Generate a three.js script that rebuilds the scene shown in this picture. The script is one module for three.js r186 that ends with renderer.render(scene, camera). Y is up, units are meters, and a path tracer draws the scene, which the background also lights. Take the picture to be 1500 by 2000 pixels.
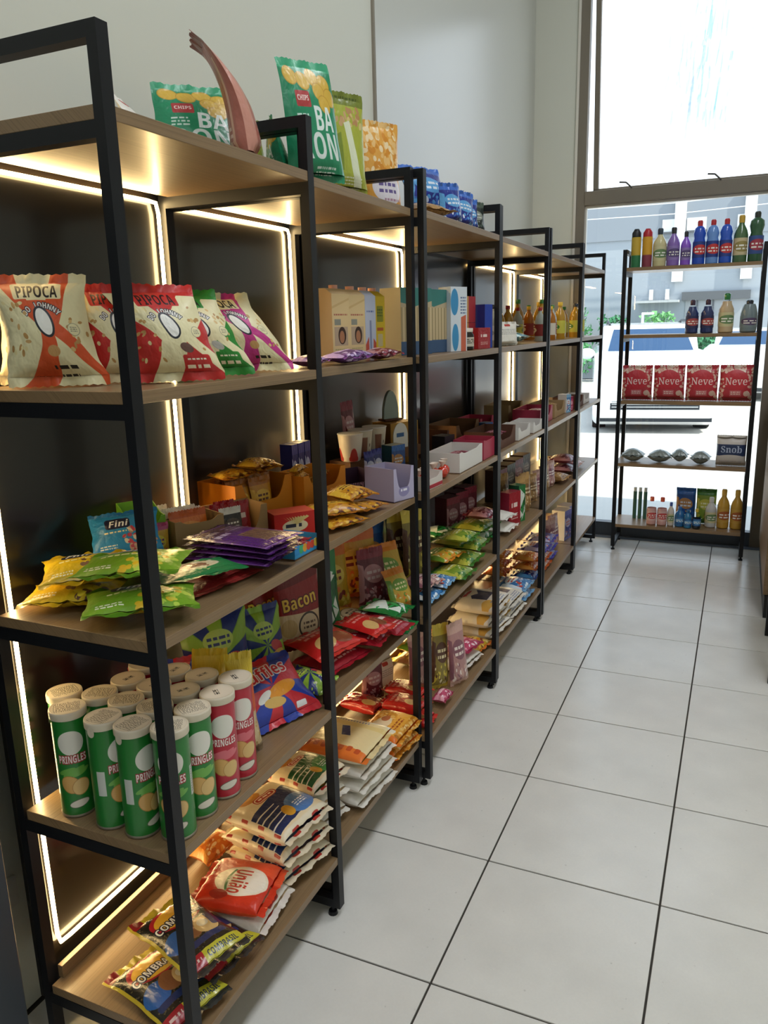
import * as THREE from 'three';
import { RoundedBoxGeometry } from 'three/addons/geometries/RoundedBoxGeometry.js';
import { mergeGeometries } from 'three/addons/utils/BufferGeometryUtils.js';
import { MeshBVH } from 'three-mesh-bvh';
import { RectAreaLightUniformsLib } from 'three/addons/lights/RectAreaLightUniformsLib.js';

// ---------------------------------------------------------------- camera, sky, sun, lamps, exposure
const scene = new THREE.Scene();
const RAD = Math.PI / 180;
const camera = new THREE.PerspectiveCamera(66.367, 0.75, 0.05, 200);
camera.rotation.order = 'YXZ';
camera.position.set(0.9084, 1.6035, 1.5278);
camera.rotation.set(-13.297 * RAD, 24.45 * RAD, -1.4465 * RAD);

const renderer = new THREE.WebGLRenderer({ antialias: true });
renderer.toneMapping = THREE.LinearToneMapping;
renderer.toneMappingExposure = 0.98;
renderer.shadowMap.enabled = true;
RectAreaLightUniformsLib.init();

const sunDirection = new THREE.Vector3(0.62, 0.76, 0.16).normalize();
scene.background = new THREE.Color().setRGB(1.9, 2.12, 2.36); // bright hazy sky

const sun = new THREE.DirectionalLight(0xfff4e2, 9);
sun.position.copy(sunDirection).multiplyScalar(30).add(new THREE.Vector3(0, 0, -9));
sun.target.position.set(0, 0, -9); scene.add(sun, sun.target);
sun.castShadow = true;
Object.assign(sun.shadow.camera, { left: -14, right: 14, top: 14, bottom: -14, near: 1, far: 60 });
sun.shadow.mapSize.set(2048, 2048);

// ceiling panels of the shop (their glowing fittings are built with the ceiling)
const CEILING = 5.2;
const PANELS = [[1.5, -1.6, 20], [1.5, 0.7, 17.5], [1.5, 3.0, 17.5]];
for (const [x, z, level] of PANELS) {
  const l = new THREE.RectAreaLight(0xf3f8ff, level, 0.6, 1.2);
  l.position.set(x, CEILING - 0.075, z); l.rotation.x = -Math.PI / 2; scene.add(l);
}

// ---------------------------------------------------------------- helpers
let seed = 20240611;
const rnd = () => { seed = (seed * 1664525 + 1013904223) >>> 0; return seed / 4294967296; };
const rr = (a, b) => a + (b - a) * rnd();
const taken = {};
function unique(name) {
  taken[name] = (taken[name] ?? -1) + 1;
  return taken[name] ? name + '_' + String(taken[name]).padStart(3, '0') : name;
}
function shade(o) { o.traverse(c => { if (c.isMesh) { c.castShadow = true; c.receiveShadow = true; } }); return o; }
function part(parent, name, geo, mat, x = 0, y = 0, z = 0) {
  const m = new THREE.Mesh(geo, mat); m.name = name; m.position.set(x, y, z);
  m.castShadow = m.receiveShadow = true; parent.add(m); return m;
}
function group(name) { const g = new THREE.Group(); g.name = name; return g; }
function add(o, name, label, category, grp) {
  o.name = unique(name); o.userData = { label, category };
  if (grp) o.userData.group = grp;
  scene.add(o); return shade(o);
}
function structure(o, name, label, category) {
  o.name = name; o.userData = { kind: 'structure', label, category }; scene.add(o); return shade(o);
}
const box = (w, h, d) => new THREE.BoxGeometry(w, h, d);
const rbox = (w, h, d, r = 0.002, s = 1) => new RoundedBoxGeometry(w, h, d, s, Math.min(r, w / 2.01, h / 2.01, d / 2.01));
const moved = (g, x, y, z) => { g.translate(x, y, z); return g; };
const boxAt = (x0, x1, y0, y1, z0, z1) => moved(box(x1 - x0, y1 - y0, z1 - z0), (x0 + x1) / 2, (y0 + y1) / 2, (z0 + z1) / 2);
const merge = list => mergeGeometries(list.map(g => (g.index ? g.toNonIndexed() : g)));
function lathe(profile, seg = 24) { return new THREE.LatheGeometry(profile.map(([r, y]) => new THREE.Vector2(r, y)), seg); }
function tube(points, r, seg = 40, rad = 8) {
  return new THREE.TubeGeometry(new THREE.CatmullRomCurve3(points.map(p => new THREE.Vector3(...p)), false, 'catmullrom', 0.05), seg, r, rad, false);
}
function mat(color, roughness = 0.6, extra = {}) { return new THREE.MeshPhysicalMaterial({ color, roughness, ...extra }); }
function canvas(w, h, draw) {
  const c = document.createElement('canvas'); c.width = w; c.height = h;
  draw(c.getContext('2d'), w, h); return c;
}
function colorMap(w, h, draw, repeat) {
  const t = new THREE.CanvasTexture(canvas(w, h, draw)); t.colorSpace = THREE.SRGBColorSpace;
  t.wrapS = t.wrapT = THREE.RepeatWrapping; if (repeat) t.repeat.set(...repeat); return t;
}
function dataMap(w, h, draw, repeat) { const t = colorMap(w, h, draw, repeat); t.colorSpace = THREE.NoColorSpace; return t; }
// smooth value noise for relief
function hash(i, j, k) { let n = (i * 374761393 + j * 668265263 + k * 974634541) | 0; n = Math.imul(n ^ (n >>> 13), 1274126177); return ((n ^ (n >>> 16)) >>> 0) / 4294967296; }
function noise(x, y, k = 0) {
  const i = Math.floor(x), j = Math.floor(y), fx = x - i, fy = y - j, s = t => t * t * (3 - 2 * t), u = s(fx), v = s(fy);
  const a = hash(i, j, k), b = hash(i + 1, j, k), c = hash(i, j + 1, k), d = hash(i + 1, j + 1, k);
  return (a + (b - a) * u) * (1 - v) + (c + (d - c) * u) * v;
}
const fbm = (x, y, k = 0) => 0.55 * noise(x, y, k) + 0.3 * noise(2.1 * x, 2.1 * y, k + 7) + 0.15 * noise(4.3 * x, 4.3 * y, k + 13);

// ---------------------------------------------------------------- surfaces
const woodMap = colorMap(512, 512, (c, w, h) => {
  c.fillStyle = '#8a7050'; c.fillRect(0, 0, w, h);
  for (let i = 0; i < 900; i++) {
    const y = rr(0, h), x = rr(-w, w), len = rr(60, 520), t = rnd();
    c.strokeStyle = t < 0.5 ? `rgba(72,52,32,${rr(0.04, 0.2)})` : `rgba(172,142,100,${rr(0.03, 0.14)})`;
    c.lineWidth = rr(0.5, 2.4); c.beginPath(); c.moveTo(x, y); c.bezierCurveTo(x + len * 0.3, y + rr(-5, 5), x + len * 0.6, y + rr(-5, 5), x + len, y + rr(-4, 4)); c.stroke();
  }
});
const WOOD = mat(0xffffff, 0.45, { map: woodMap, specularIntensity: 0.7, clearcoat: 0.4, clearcoatRoughness: 0.25 });
const BLACKMETAL = mat(0x15161a, 0.42, { specularIntensity: 0.6 });
const PANEL = mat(0x100f0f, 0.3, { specularIntensity: 0.7, clearcoat: 0.75, clearcoatRoughness: 0.13 });
const smudge = dataMap(512, 512, (c, w, h) => {
  const im = c.createImageData(w, h);
  for (let y = 0; y < h; y++) for (let x = 0; x < w; x++) {
    const v = 95 + 60 * fbm(x / 40, y / 46, 3) + 22 * noise(x / 3, y / 3, 5), k = 4 * (y * w + x);
    im.data[k] = im.data[k + 1] = im.data[k + 2] = v; im.data[k + 3] = 255;
  }
  c.putImageData(im, 0, 0);
});
const tileMaps = [0, 1].map(k => colorMap(256, 256, (c, w, h) => {
  const im = c.createImageData(w, h);
  for (let y = 0; y < h; y++) for (let x = 0; x < w; x++) {
    const v = 0.965 + 0.05 * fbm(x / 60, y / 60, 20 + k) - 0.012 * noise(x / 2, y / 2, 31 + k), p = 4 * (y * w + x);
    im.data[p] = 232 * v; im.data[p + 1] = 229 * v; im.data[p + 2] = 222 * v; im.data[p + 3] = 255;
  }
  c.putImageData(im, 0, 0);
  for (let i = 0; i < 9; i++) { c.fillStyle = `rgba(90,84,74,${rr(0.05, 0.3)})`; c.beginPath(); c.ellipse(rr(0, w), rr(0, h), rr(0.4, 1.8), rr(0.4, 1.2), rr(0, 3), 0, 7); c.fill(); }
}));
const TILES = tileMaps.map(m => mat(0xffffff, 0.42, { map: m, roughnessMap: smudge, specularIntensity: 0.8 }));
const GROUT = mat(0x3d3832, 0.9);
const WALL = mat(0xd2d4c9, 0.55, { bumpMap: smudge, bumpScale: 0.0006 });
const WALL2 = mat(0xc6c8c2, 0.27);
const ALUMINIUM = mat(0x8d857a, 0.45, { metalness: 0.3 });
const CEIL = mat(0xe9e6df, 0.8);
const LEDMAT = new THREE.MeshStandardMaterial({ color: 0xfff1d0, emissive: new THREE.Color(1, 0.7, 0.31), emissiveIntensity: 26, roughness: 0.5 });
LEDMAT.name = 'light_strip_glow';

// ---------------------------------------------------------------- the room
const XW = -0.56, ZF = -4.45, XR = 3.6, ZB = 4.6;
{ // floor: half-metre tiles with dark joints
  const f = group('floor');
  part(f, 'screed', boxAt(XW - 0.2, XR + 0.2, -0.12, -0.004, ZF - 0.05, ZB + 0.2), GROUT);
  const T = 0.5, A = 0.3091, gap = 0.0055;
  const cols = []; for (let k = -2; k <= 6; k++) cols.push(A + T * k);
  const rows = []; for (let k = -4; k <= 8; k++) rows.push(T * -k);
  const cell = {};
  for (const x of cols) for (const z of rows) {
    const x0 = Math.max(x, XW), x1 = Math.min(x + T, XR), z0 = Math.max(z - T, ZF + 0.01), z1 = z;
    if (x1 - x0 < 0.03) continue;
    const w = +(x1 - x0 - gap).toFixed(4), d = +(z1 - z0 - gap).toFixed(4), key = w + '/' + d;
    cell[key] ??= rbox(w, 0.012, d, 0.0015);
    part(f, 'tile', cell[key], TILES[Math.floor(rnd() * 2)], (x0 + x1) / 2, -0.006, (z0 + z1) / 2);
  }
  structure(f, 'floor', 'glossy beige floor tiles with dark joints', 'floor');
}
{ // left wall in two planes with a thin upright joint between them
  const w = group('wall_left');
  part(w, 'wall_surface', boxAt(XW - 0.18, XW - 0.012, 0, CEILING, -1.722, ZB), WALL);
  part(w, 'wall_surface', boxAt(XW - 0.18, XW, 0, CEILING, ZF, -1.735), WALL2);
  structure(w, 'wall_left', 'pale wall behind the shelf row', 'wall');
  const t = new THREE.Mesh(boxAt(XW - 0.03, XW - 0.001, 0, CEILING, -1.735, -1.722), mat(0x8c8579, 0.7));
  structure(t, 'trim_1', 'thin upright joint in the pale wall', 'trim');
  const b = new THREE.Mesh(boxAt(XW - 0.012, XW + 0.004, 0, 0.09, 0.545, ZB), mat(0xb9b4a8, 0.5));
  structure(b, 'baseboard_left', 'pale skirting board along the wall', 'baseboard');
}
structure(new THREE.Mesh(boxAt(XR, XR + 0.18, 0, CEILING, ZF, ZB), WALL), 'wall_right', 'pale wall across the shop', 'wall');
structure(new THREE.Mesh(boxAt(XW - 0.18, XR + 0.18, 0, CEILING, ZB, ZB + 0.18), WALL), 'wall_back', 'pale wall behind the viewer', 'wall');
{ // ceiling with three flat lamp panels let into it
  structure(new THREE.Mesh(boxAt(XW - 0.18, XR + 0.18, CEILING, CEILING + 0.15, ZF - 0.2, ZB + 0.18), CEIL), 'ceiling', 'white ceiling of the shop', 'ceiling');
  const glow = new THREE.MeshStandardMaterial({ color: 0xffffff, emissive: 0xf3f8ff, emissiveIntensity: 2.5 }); glow.name = 'ceiling_lamp_glow';
  for (const [x, z] of PANELS) {
    const g = group();
    part(g, 'lamp_frame', merge([boxAt(-0.32, 0.32, 0, 0.05, -0.62, -0.6), boxAt(-0.32, 0.32, 0, 0.05, 0.6, 0.62), boxAt(-0.32, -0.3, 0, 0.05, -0.6, 0.6), boxAt(0.3, 0.32, 0, 0.05, -0.6, 0.6)]), mat(0xf0f0ee, 0.5));
    part(g, 'lamp_diffuser', boxAt(-0.3, 0.3, 0.01, 0.045, -0.6, 0.6), glow);
    g.position.set(x, CEILING - 0.055, z);
    add(g, 'ceiling_lamp', 'long flat white lamp panel under the ceiling, ' + (z < -1 ? 'nearest the window' : z < 1 ? 'middle of three' : 'farthest from the window'), 'lamp', 'ceiling lamp panels');
  }
}
{ // end wall with the tall shop window
  const w = group('wall_far');
  part(w, 'wall_surface', boxAt(XW - 0.18, -0.25, 0, CEILING, ZF - 0.2, ZF), WALL);
  part(w, 'wall_surface', boxAt(1.13, XR + 0.18, 0, CEILING, ZF - 0.2, ZF), WALL);
  part(w, 'wall_surface', boxAt(-0.25, 1.13, 3.8, CEILING, ZF - 0.2, ZF), WALL);
  structure(w, 'wall_far', 'pale end wall around the shop window', 'wall');
  const g = group('window_1');
  const FR = mat(0x7a7265, 0.45), PALE = mat(0xd8d4ca, 0.4);
  part(g, 'window_frame', merge([
    boxAt(-0.245, -0.185, 0.0, 3.8, ZF - 0.06, ZF + 0.012), boxAt(1.05, 1.125, 0.0, 3.8, ZF - 0.06, ZF + 0.012),
    boxAt(-0.185, 1.05, 3.74, 3.8, ZF - 0.06, ZF + 0.012)]), FR);
  part(g, 'frame_edge', merge([boxAt(-0.262, -0.245, 0.0, 3.8, ZF - 0.02, ZF + 0.02), boxAt(-0.185, -0.172, 0, 2.4, ZF - 0.05, ZF - 0.005)]), PALE);
  part(g, 'transom', rbox(1.235, 0.092, 0.085, 0.004).translate(0.4325, 2.449, ZF - 0.02), FR);
  part(g, 'transom_bead', boxAt(-0.185, 1.05, 2.386, 2.402, ZF - 0.045, ZF - 0.01), PALE);
  part(g, 'bottom_rail', boxAt(-0.185, 1.05, 0.0, 0.115, ZF - 0.06, ZF + 0.012), mat(0x38404c, 0.4));
  part(g, 'sill', boxAt(-0.245, 1.125, -0.002, 0.012, ZF - 0.05, ZF + 0.05), mat(0x6f7b8c, 0.35));
  const GLASS = new THREE.MeshPhysicalMaterial({ color: 0xf3f8fb, roughness: 0.0, transmission: 1, thickness: 0, ior: 1.45 });
  part(g, 'lower_pane', boxAt(-0.185, 1.05, 0.115, 2.39, ZF - 0.034, ZF - 0.028), GLASS);
  // upper awning sash, hinged at the top and pushed outward
  const s = group('awning_sash'); s.position.set(0, 3.74, ZF - 0.03); s.rotation.x = 0.105;
  const SW = [-0.155, 1.04], H = 1.245;
  part(s, 'sash_frame', merge([boxAt(SW[0], SW[0] + 0.035, -H, 0, -0.02, 0.02), boxAt(SW[1] - 0.035, SW[1], -H, 0, -0.02, 0.02), boxAt(SW[0], SW[1], -0.035, 0, -0.02, 0.02), boxAt(SW[0], SW[1], -H, -H + 0.03, -0.02, 0.02)]), FR);
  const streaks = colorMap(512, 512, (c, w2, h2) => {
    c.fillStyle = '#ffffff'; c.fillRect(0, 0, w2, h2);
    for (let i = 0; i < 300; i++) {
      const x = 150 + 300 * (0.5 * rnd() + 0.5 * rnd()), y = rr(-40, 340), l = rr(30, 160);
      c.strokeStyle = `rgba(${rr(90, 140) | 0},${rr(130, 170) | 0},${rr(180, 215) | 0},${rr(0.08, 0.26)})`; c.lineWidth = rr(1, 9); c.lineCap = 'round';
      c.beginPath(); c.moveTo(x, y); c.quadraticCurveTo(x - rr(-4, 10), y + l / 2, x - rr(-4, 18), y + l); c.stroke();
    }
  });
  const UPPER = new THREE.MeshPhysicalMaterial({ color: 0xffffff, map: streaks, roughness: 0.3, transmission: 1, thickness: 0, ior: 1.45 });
  const pane = new THREE.PlaneGeometry(SW[1] - SW[0] - 0.07, H - 0.065); 
  part(s, 'upper_pane', moved(pane, (SW[0] + SW[1]) / 2, -H / 2, 0), UPPER);
  for (const x of [0.135, 0.7]) part(g, 'stay_arm', tube([[x - 0.085, 2.535, ZF + 0.028], [x - 0.04, 2.53, ZF + 0.028], [x, 2.492, ZF + 0.026]], 0.006, 16, 6), mat(0x4a463f, 0.4));
  g.add(s);
  structure(g, 'window_1', 'tall shop window with a tilted upper sash', 'window');
}

// ---------------------------------------------------------------- shelf units
const SHELF = [0.195, 0.635, 1.068, 1.51, 1.945], BOARD = 0.022, PX = 0.02, PZ = 0.026, TOP = 2.06, FOOT = 0.03, DEPTH = 0.42;
function shelfUnit(len, opt = {}) {
  // local axes: front faces +x at x = 0, near end at z = 0, far end at z = -len
  const g = group();
  for (const [z0, name] of [[0, 'end_frame'], [-(len - PZ), 'end_frame']]) {
    const b = [boxAt(-PX, 0, FOOT, TOP, z0 - PZ, z0), boxAt(-DEPTH, -DEPTH + PX, FOOT, TOP, z0 - PZ, z0),
      boxAt(-DEPTH + PX, -PX, TOP - 0.024, TOP, z0 - PZ, z0), boxAt(-DEPTH + PX, -PX, FOOT, FOOT + 0.026, z0 - PZ, z0)];
    for (const y of SHELF) b.push(boxAt(-DEPTH + PX, -PX, y - BOARD - 0.026, y - BOARD, z0 - PZ, z0));
    const fr = part(g, name, merge(b), BLACKMETAL);
    for (const x of [-0.03, -DEPTH + 0.03]) part(fr, 'levelling_foot', moved(merge([new THREE.CylinderGeometry(0.005, 0.005, 0.03, 8), moved(new THREE.CylinderGeometry(0.012, 0.014, 0.01, 12), 0, -0.01, 0)]), x, 0.015, z0 - PZ / 2), BLACKMETAL);
  }
  SHELF.forEach((y, i) => {
    const bw = DEPTH - 0.028, geo = rbox(bw, BOARD, len - 0.002, 0.0015);
    const uv = geo.attributes.uv, p = geo.attributes.position;
    for (let k = 0; k < p.count; k++) uv.setXY(k, p.getZ(k) * 1.1 + i * 0.31, (p.getX(k) + p.getY(k)) * 2.2 + i * 0.17);
    part(g, 'shelf_board', geo, WOOD, -bw / 2 - 0.001, y - BOARD / 2, -len / 2);
  });
  if (opt.panel !== false) {
    part(g, 'back_panel', boxAt(-DEPTH - 0.016, -DEPTH - 0.006, 0.15, 1.94, -len + 0.004, -0.004), opt.panelMat ?? PANEL);
    const rail = rbox(0.014, 0.032, len - 2 * PZ, 0.001); const uv = rail.attributes.uv, p = rail.attributes.position;
    for (let k = 0; k < p.count; k++) uv.setXY(k, p.getZ(k) * 1.1, (p.getX(k) + p.getY(k)) * 2.2);
    part(g, 'rear_rail', rail, WOOD, -DEPTH + 0.03, SHELF[0] + 0.016, -len / 2);
  }
  return g;
}
function ledLoop(len, whole) {
  // a lit silicone strip looped round the back of a unit, with a light in front of each run
  const g = group(), x = -DEPTH + 0.005, zn = -PZ - 0.026, zf = -(len - PZ - 0.010), yt = SHELF[4] - BOARD - 0.012, yb = SHELF[0] + 0.058, r = 0.0045;
  const q = 0.02, ring = [[x, yb, (zn + zf) / 2], [x, yb, zf + q], [x, yb + q, zf], [x, 0.8, zf], [x, 1.35, zf], [x, yt - q, zf], [x, yt, zf + q], [x, yt, (zn + zf) / 2], [x, yt, zn - q], [x, yt - q, zn], [x, 1.3, zn], [x, 0.8, zn + 0.002], [x, yb + q, zn], [x, yb, zn - q]];
  const path = whole ? ring : [[x, yb, zn], [x, yb, zn - 0.05], ...ring.slice(0, 9), [x, yt, zn]];
  const curve = new THREE.CatmullRomCurve3(path.map(p => new THREE.Vector3(...p)), whole, 'catmullrom', 0.12);
  part(g, 'glowing_strip', new THREE.TubeGeometry(curve, 160, r, 8, whole), LEDMAT);
  const level = LED_LEVEL, tint = new THREE.Color(1, 0.7, 0.31);
  const runs = [[0.009, len - 0.1, (yt), (zn + zf) / 2, true], [0.009, len - 0.1, yb, (zn + zf) / 2, true], [0.009, yt - yb, (yt + yb) / 2, zn, false], [0.009, yt - yb, (yt + yb) / 2, zf, false]];
  for (const [t, l, y, z, flat] of runs) {
    if (!whole && !flat && z === zn) continue;
    const a = new THREE.RectAreaLight(tint, level, flat ? l : t, flat ? t : l);
    a.position.set(x + 0.0055, y, z); a.rotation.y = -Math.PI / 2; g.add(a);
  }
  return g;
}
const LED_LEVEL = 30;
// near-front corner (x, z), length, small turn, strip lit?
const UNITS = [[0, 0.518, 0.652, 0, true], [-0.022, -0.140, 0.650, 0, true], [0.004, -0.803, 0.852, 0, true], [0, -1.662, 0.876, 0, false], [0.004, -2.548, 0.89, 0, true], [0.004, -3.447, 0.82, 0, true]];
const WHICH = ['nearest black metal shelf unit, holding popcorn bags and chip cans', 'second shelf unit from the camera, with milk cartons', 'third shelf unit from the camera, with red boxes and lollipops', 'fourth shelf unit from the camera, the one without a light strip', 'fifth shelf unit from the camera, with bottles of oil', 'last shelf unit of the row, beside the window'];
UNITS.forEach(([x, z, len, turn, lit], i) => {
  const u = shelfUnit(len); u.position.set(x, 0, z); u.rotation.y = turn;
  add(u, 'shelf_unit', WHICH[i], 'shelf', 'black shelf units along the wall');
  if (lit) {
    const l = ledLoop(len, i === 0); l.position.set(x, 0, z); l.rotation.y = turn;
    add(l, 'light_strip', 'warm light strip looped behind the ' + ['nearest', 'second', 'third', 'fourth', 'fifth', 'last'][i] + ' shelf unit', 'light strip', 'warm light strips');
  }
});
{ // the unit across the window
  const u = shelfUnit(0.868, { panel: false }); u.position.set(0.143, 0, -4.08); u.rotation.y = -Math.PI / 2;
  u.scale.x = 0.78;
  add(u, 'shelf_unit', 'black shelf unit standing across the window with cleaning bottles', 'shelf');
}
// ---------------------------------------------------------------- outside the window
{
  const asphalt = colorMap(256, 256, (c, w, h) => {
    c.fillStyle = '#b9b7b2'; c.fillRect(0, 0, w, h);
    for (let i = 0; i < 2600; i++) { const v = rr(120, 215) | 0; c.fillStyle = `rgba(${v},${v},${v - 4},0.25)`; c.fillRect(rr(0, w), rr(0, h), rr(1, 3), rr(1, 3)); }
  }, [14, 14]);
  structure(new THREE.Mesh(boxAt(-26, 26, -0.3, -0.03, -46, ZF - 0.2), mat(0xffffff, 0.9, { map: asphalt })), 'ground_outside', 'pale sunlit parking ground outside', 'ground');
  structure(new THREE.Mesh(boxAt(-8, 8, -0.06, -0.008, ZF - 1.5, ZF - 0.2), mat(0xb4b3b0, 0.7)), 'pavement_outside', 'pale pavement strip under the window', 'pavement');
  const hi = new THREE.Mesh(boxAt(-4, 6, CEILING + 0.15, CEILING + 0.7, ZF - 0.2, ZB), mat(0xd8d4cc, 0.8)); structure(hi, 'roof_block', 'parapet above the shop', 'roof');

  // building across the parking ground
  const b = group(), BLUE = mat(0x868c93, 0.85), LIGHT = mat(0x9ca2a8, 0.85), WHITE = mat(0xdedddb, 0.6), DARK = mat(0x56585b, 0.6);
  part(b, 'lower_wall', boxAt(-11, 9, 0, 3.76, -0.4, 0), LIGHT);
  part(b, 'upper_wall', boxAt(-11, 9, 3.76, 5.0, -0.4, 0.05), BLUE);
  for (const x of [-0.85, 0.85]) part(b, 'pilaster', boxAt(x - 0.14, x + 0.14, 2.6, 5.0, 0.05, 0.16), WHITE);
  for (const [x0, x1] of [[-1.3, -0.98], [-0.68, -0.2], [0.55, 0.95]]) {
    const wn = part(b, 'window', boxAt(x0, x1, 3.9, 4.22, 0.05, 0.09), WHITE);
    part(wn, 'window_sill', boxAt(x0 - 0.03, x1 + 0.03, 3.86, 3.9, 0.05, 0.14), DARK);
  }
  part(b, 'gate_lintel', boxAt(-0.7, 1.0, 2.1, 2.32, 0, 0.12), DARK);
  part(b, 'gate', boxAt(-0.6, 0.9, 0, 2.1, 0.0, 0.03), mat(0x989a9c, 0.5));
  for (const x of [-0.3, 0.1, 0.5]) part(b, 'gate_rib', boxAt(x - 0.02, x + 0.02, 0, 2.1, 0.03, 0.06), DARK);
  part(b, 'canopy', boxAt(-1.85, -0.75, 2.06, 2.12, 0, 0.5), mat(0xb4b5b4, 0.6));
  for (const x of [-1.5, -1.08]) part(b, 'wall_light', boxAt(x - 0.05, x + 0.05, 2.14, 2.42, 0, 0.1), WHITE);
  for (const y of [4.35, 4.62]) part(b, 'cable', tube([[-6, y, 0.5], [-1, y - 0.05, 0.5], [4, y + 0.12, 0.5]], 0.012, 20, 5), WHITE);
  b.position.z = -22;
  add(b, 'building', 'grey building across the parking ground, seen through the window', 'building');

  // shrubs in front of it
  const LEAF = [0x4f8f5a, 0x3f7f57, 0x6aa567].map(c => mat(c, 0.8));
  const shrub = (x, z, w, h, k, label) => {
    const g = group(), pos = [], base = new THREE.Vector3(), up = new THREE.Vector3();
    for (let i = 0; i < 900; i++) {
      const a = rr(0, 6.283), q = Math.sqrt(rnd()), y = rr(0.1, 1), rad = w / 2 * q * Math.pow(1 - (y - 0.45) * (y - 0.45) * 1.6, 0.5) * (0.8 + 0.35 * noise(a * 2, y * 4, k));
      base.set(Math.cos(a) * rad, y * h, Math.sin(a) * rad * 0.8);
      for (let v = 0; v < 3; v++) { up.set(rr(-1, 1), rr(-1, 1), rr(-1, 1)).multiplyScalar(0.085); pos.push(base.x + up.x, base.y + up.y, base.z + up.z); }
    }
    const geo = new THREE.BufferGeometry(); geo.setAttribute('position', new THREE.Float32BufferAttribute(pos, 3)); geo.computeVertexNormals();
    const m = LEAF[k % 3].clone(); m.side = THREE.DoubleSide;
    part(g, 'foliage', geo, m); part(g, 'stem', moved(new THREE.CylinderGeometry(0.04, 0.06, h * 0.7, 7), 0, h * 0.35, 0), mat(0x5a4a38, 0.9));
    g.position.set(x, -0.03, z); add(g, 'shrub', label, 'shrub', 'shrubs before the building');
  };
  shrub(-3.5, -21, 1.2, 2.0, 0, 'green shrub beyond the window, behind the roof rail of the car');
  shrub(-2.35, -21.2, 1.0, 1.75, 1, 'dark green shrub beyond the car roof, beside the white lamp post');
  shrub(-1.15, -20.8, 1.1, 1.8, 2, 'light green shrub beyond the windscreen, under the small canopy');
  shrub(0.05, -21, 0.7, 1.25, 1, 'low green shrub between the two parked white cars');
  const lp = group(); part(lp, 'post', moved(new THREE.CylinderGeometry(0.035, 0.045, 1.8, 8), 0, 0.9, 0), mat(0xe9eef2, 0.5)); part(lp, 'lamp_head', rbox(0.3, 0.06, 0.12, 0.02).translate(0.12, 1.8, 0), mat(0xf2f5f7, 0.4));
  lp.position.set(-1.5, -0.03, -20.2); add(lp, 'lamp_post', 'short white lamp post beyond the parked car', 'lamp post');

  // parked cars
  const PAINT = mat(0xf2f3f4, 0.25, { clearcoat: 0.8, clearcoatRoughness: 0.05 }), TRIM = mat(0x20262e, 0.5), CHROME = mat(0xc8ccd0, 0.2, { metalness: 0.9 });
  const SCREEN = mat(0x2c4768, 0.35, { specularIntensity: 0.35 }), LAMP = mat(0xcfd9e2, 0.1, { clearcoat: 1 }), TYRE = mat(0x17181a, 0.85), RED = mat(0x9d2a2a, 0.25);
  const side = (pts, width, bevel) => {
    const s = new THREE.Shape(pts.map(p => new THREE.Vector2(p[0], p[1])));
    const g = new THREE.ExtrudeGeometry(s, { depth: width - 2 * bevel, bevelEnabled: true, bevelSize: bevel, bevelThickness: bevel, bevelSegments: 4, steps: 1 });
    g.translate(0, 0, -(width - 2 * bevel) / 2); g.rotateY(-Math.PI / 2); return g; // profile x -> +z, extrusion -> x
  };
  const quad = (a, b2, c, d, t) => { // four corners and a thickness along their normal
    const A = new THREE.Vector3(...a), B = new THREE.Vector3(...b2), C = new THREE.Vector3(...c), Dv = new THREE.Vector3(...d);
    const n = B.clone().sub(A).cross(Dv.clone().sub(A)).normalize().multiplyScalar(t), v = [A, B, C, Dv].flatMap(p => [...p.toArray()]), o = [A, B, C, Dv].flatMap(p => p.clone().add(n).toArray());
    const geo = new THREE.BufferGeometry(); geo.setAttribute('position', new THREE.Float32BufferAttribute([...v, ...o], 3));
    geo.setIndex([0, 2, 1, 0, 3, 2, 4, 5, 6, 4, 6, 7, 0, 1, 5, 0, 5, 4, 1, 2, 6, 1, 6, 5, 2, 3, 7, 2, 7, 6, 3, 0, 4, 3, 4, 7]); const f = geo.toNonIndexed(); f.computeVertexNormals(); return f;
  };
  const wheel = (parent, x, z, r) => {
    const w = part(parent, 'wheel', new THREE.CylinderGeometry(r, r, 0.2, 24).rotateZ(Math.PI / 2), TYRE, x, r, z);
    part(w, 'rim', new THREE.CylinderGeometry(r * 0.62, r * 0.62, 0.21, 16).rotateZ(Math.PI / 2), CHROME);
  };
  { // sport utility car, nose towards the shop (+z)
    const g = group(), W = 1.74;
    part(g, 'body', side([[-0.02, 0.3], [0, 0.62], [-0.06, 0.86], [-0.3, 0.98], [-1.15, 1.06], [-4.0, 1.08], [-4.2, 0.9], [-4.2, 0.35], [-3.9, 0.25], [-0.15, 0.22]], W, 0.1), PAINT);
    part(g, 'cabin', side([[-1.28, 1.04], [-1.95, 1.5], [-3.5, 1.53], [-4.05, 1.06]], W - 0.26, 0.06), PAINT);
    part(g, 'windscreen', quad([-0.66, 1.1, -1.25], [0.66, 1.1, -1.25], [0.56, 1.47, -1.86], [-0.56, 1.47, -1.86], 0.03), SCREEN);
    for (const s of [-1, 1]) {
      part(g, 'side_window', boxAt(s * 0.735 - 0.02, s * 0.735 + 0.02, 1.14, 1.42, -3.5, -1.95), SCREEN);
      const m = part(g, 'door_mirror', new THREE.SphereGeometry(0.12, 12, 8).scale(1.1, 0.75, 0.6), PAINT, s * 0.98, 1.12, -1.45);
      part(m, 'mirror_arm', box(0.16, 0.04, 0.05), TRIM, -s * 0.1, -0.05, 0);
      const h = part(g, 'headlamp', quad([s * 0.42, 0.72, 0.02], [s * 0.8, 0.74, -0.12], [s * 0.8, 0.86, -0.16], [s * 0.44, 0.84, -0.02], s * 0.03), LAMP);
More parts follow.
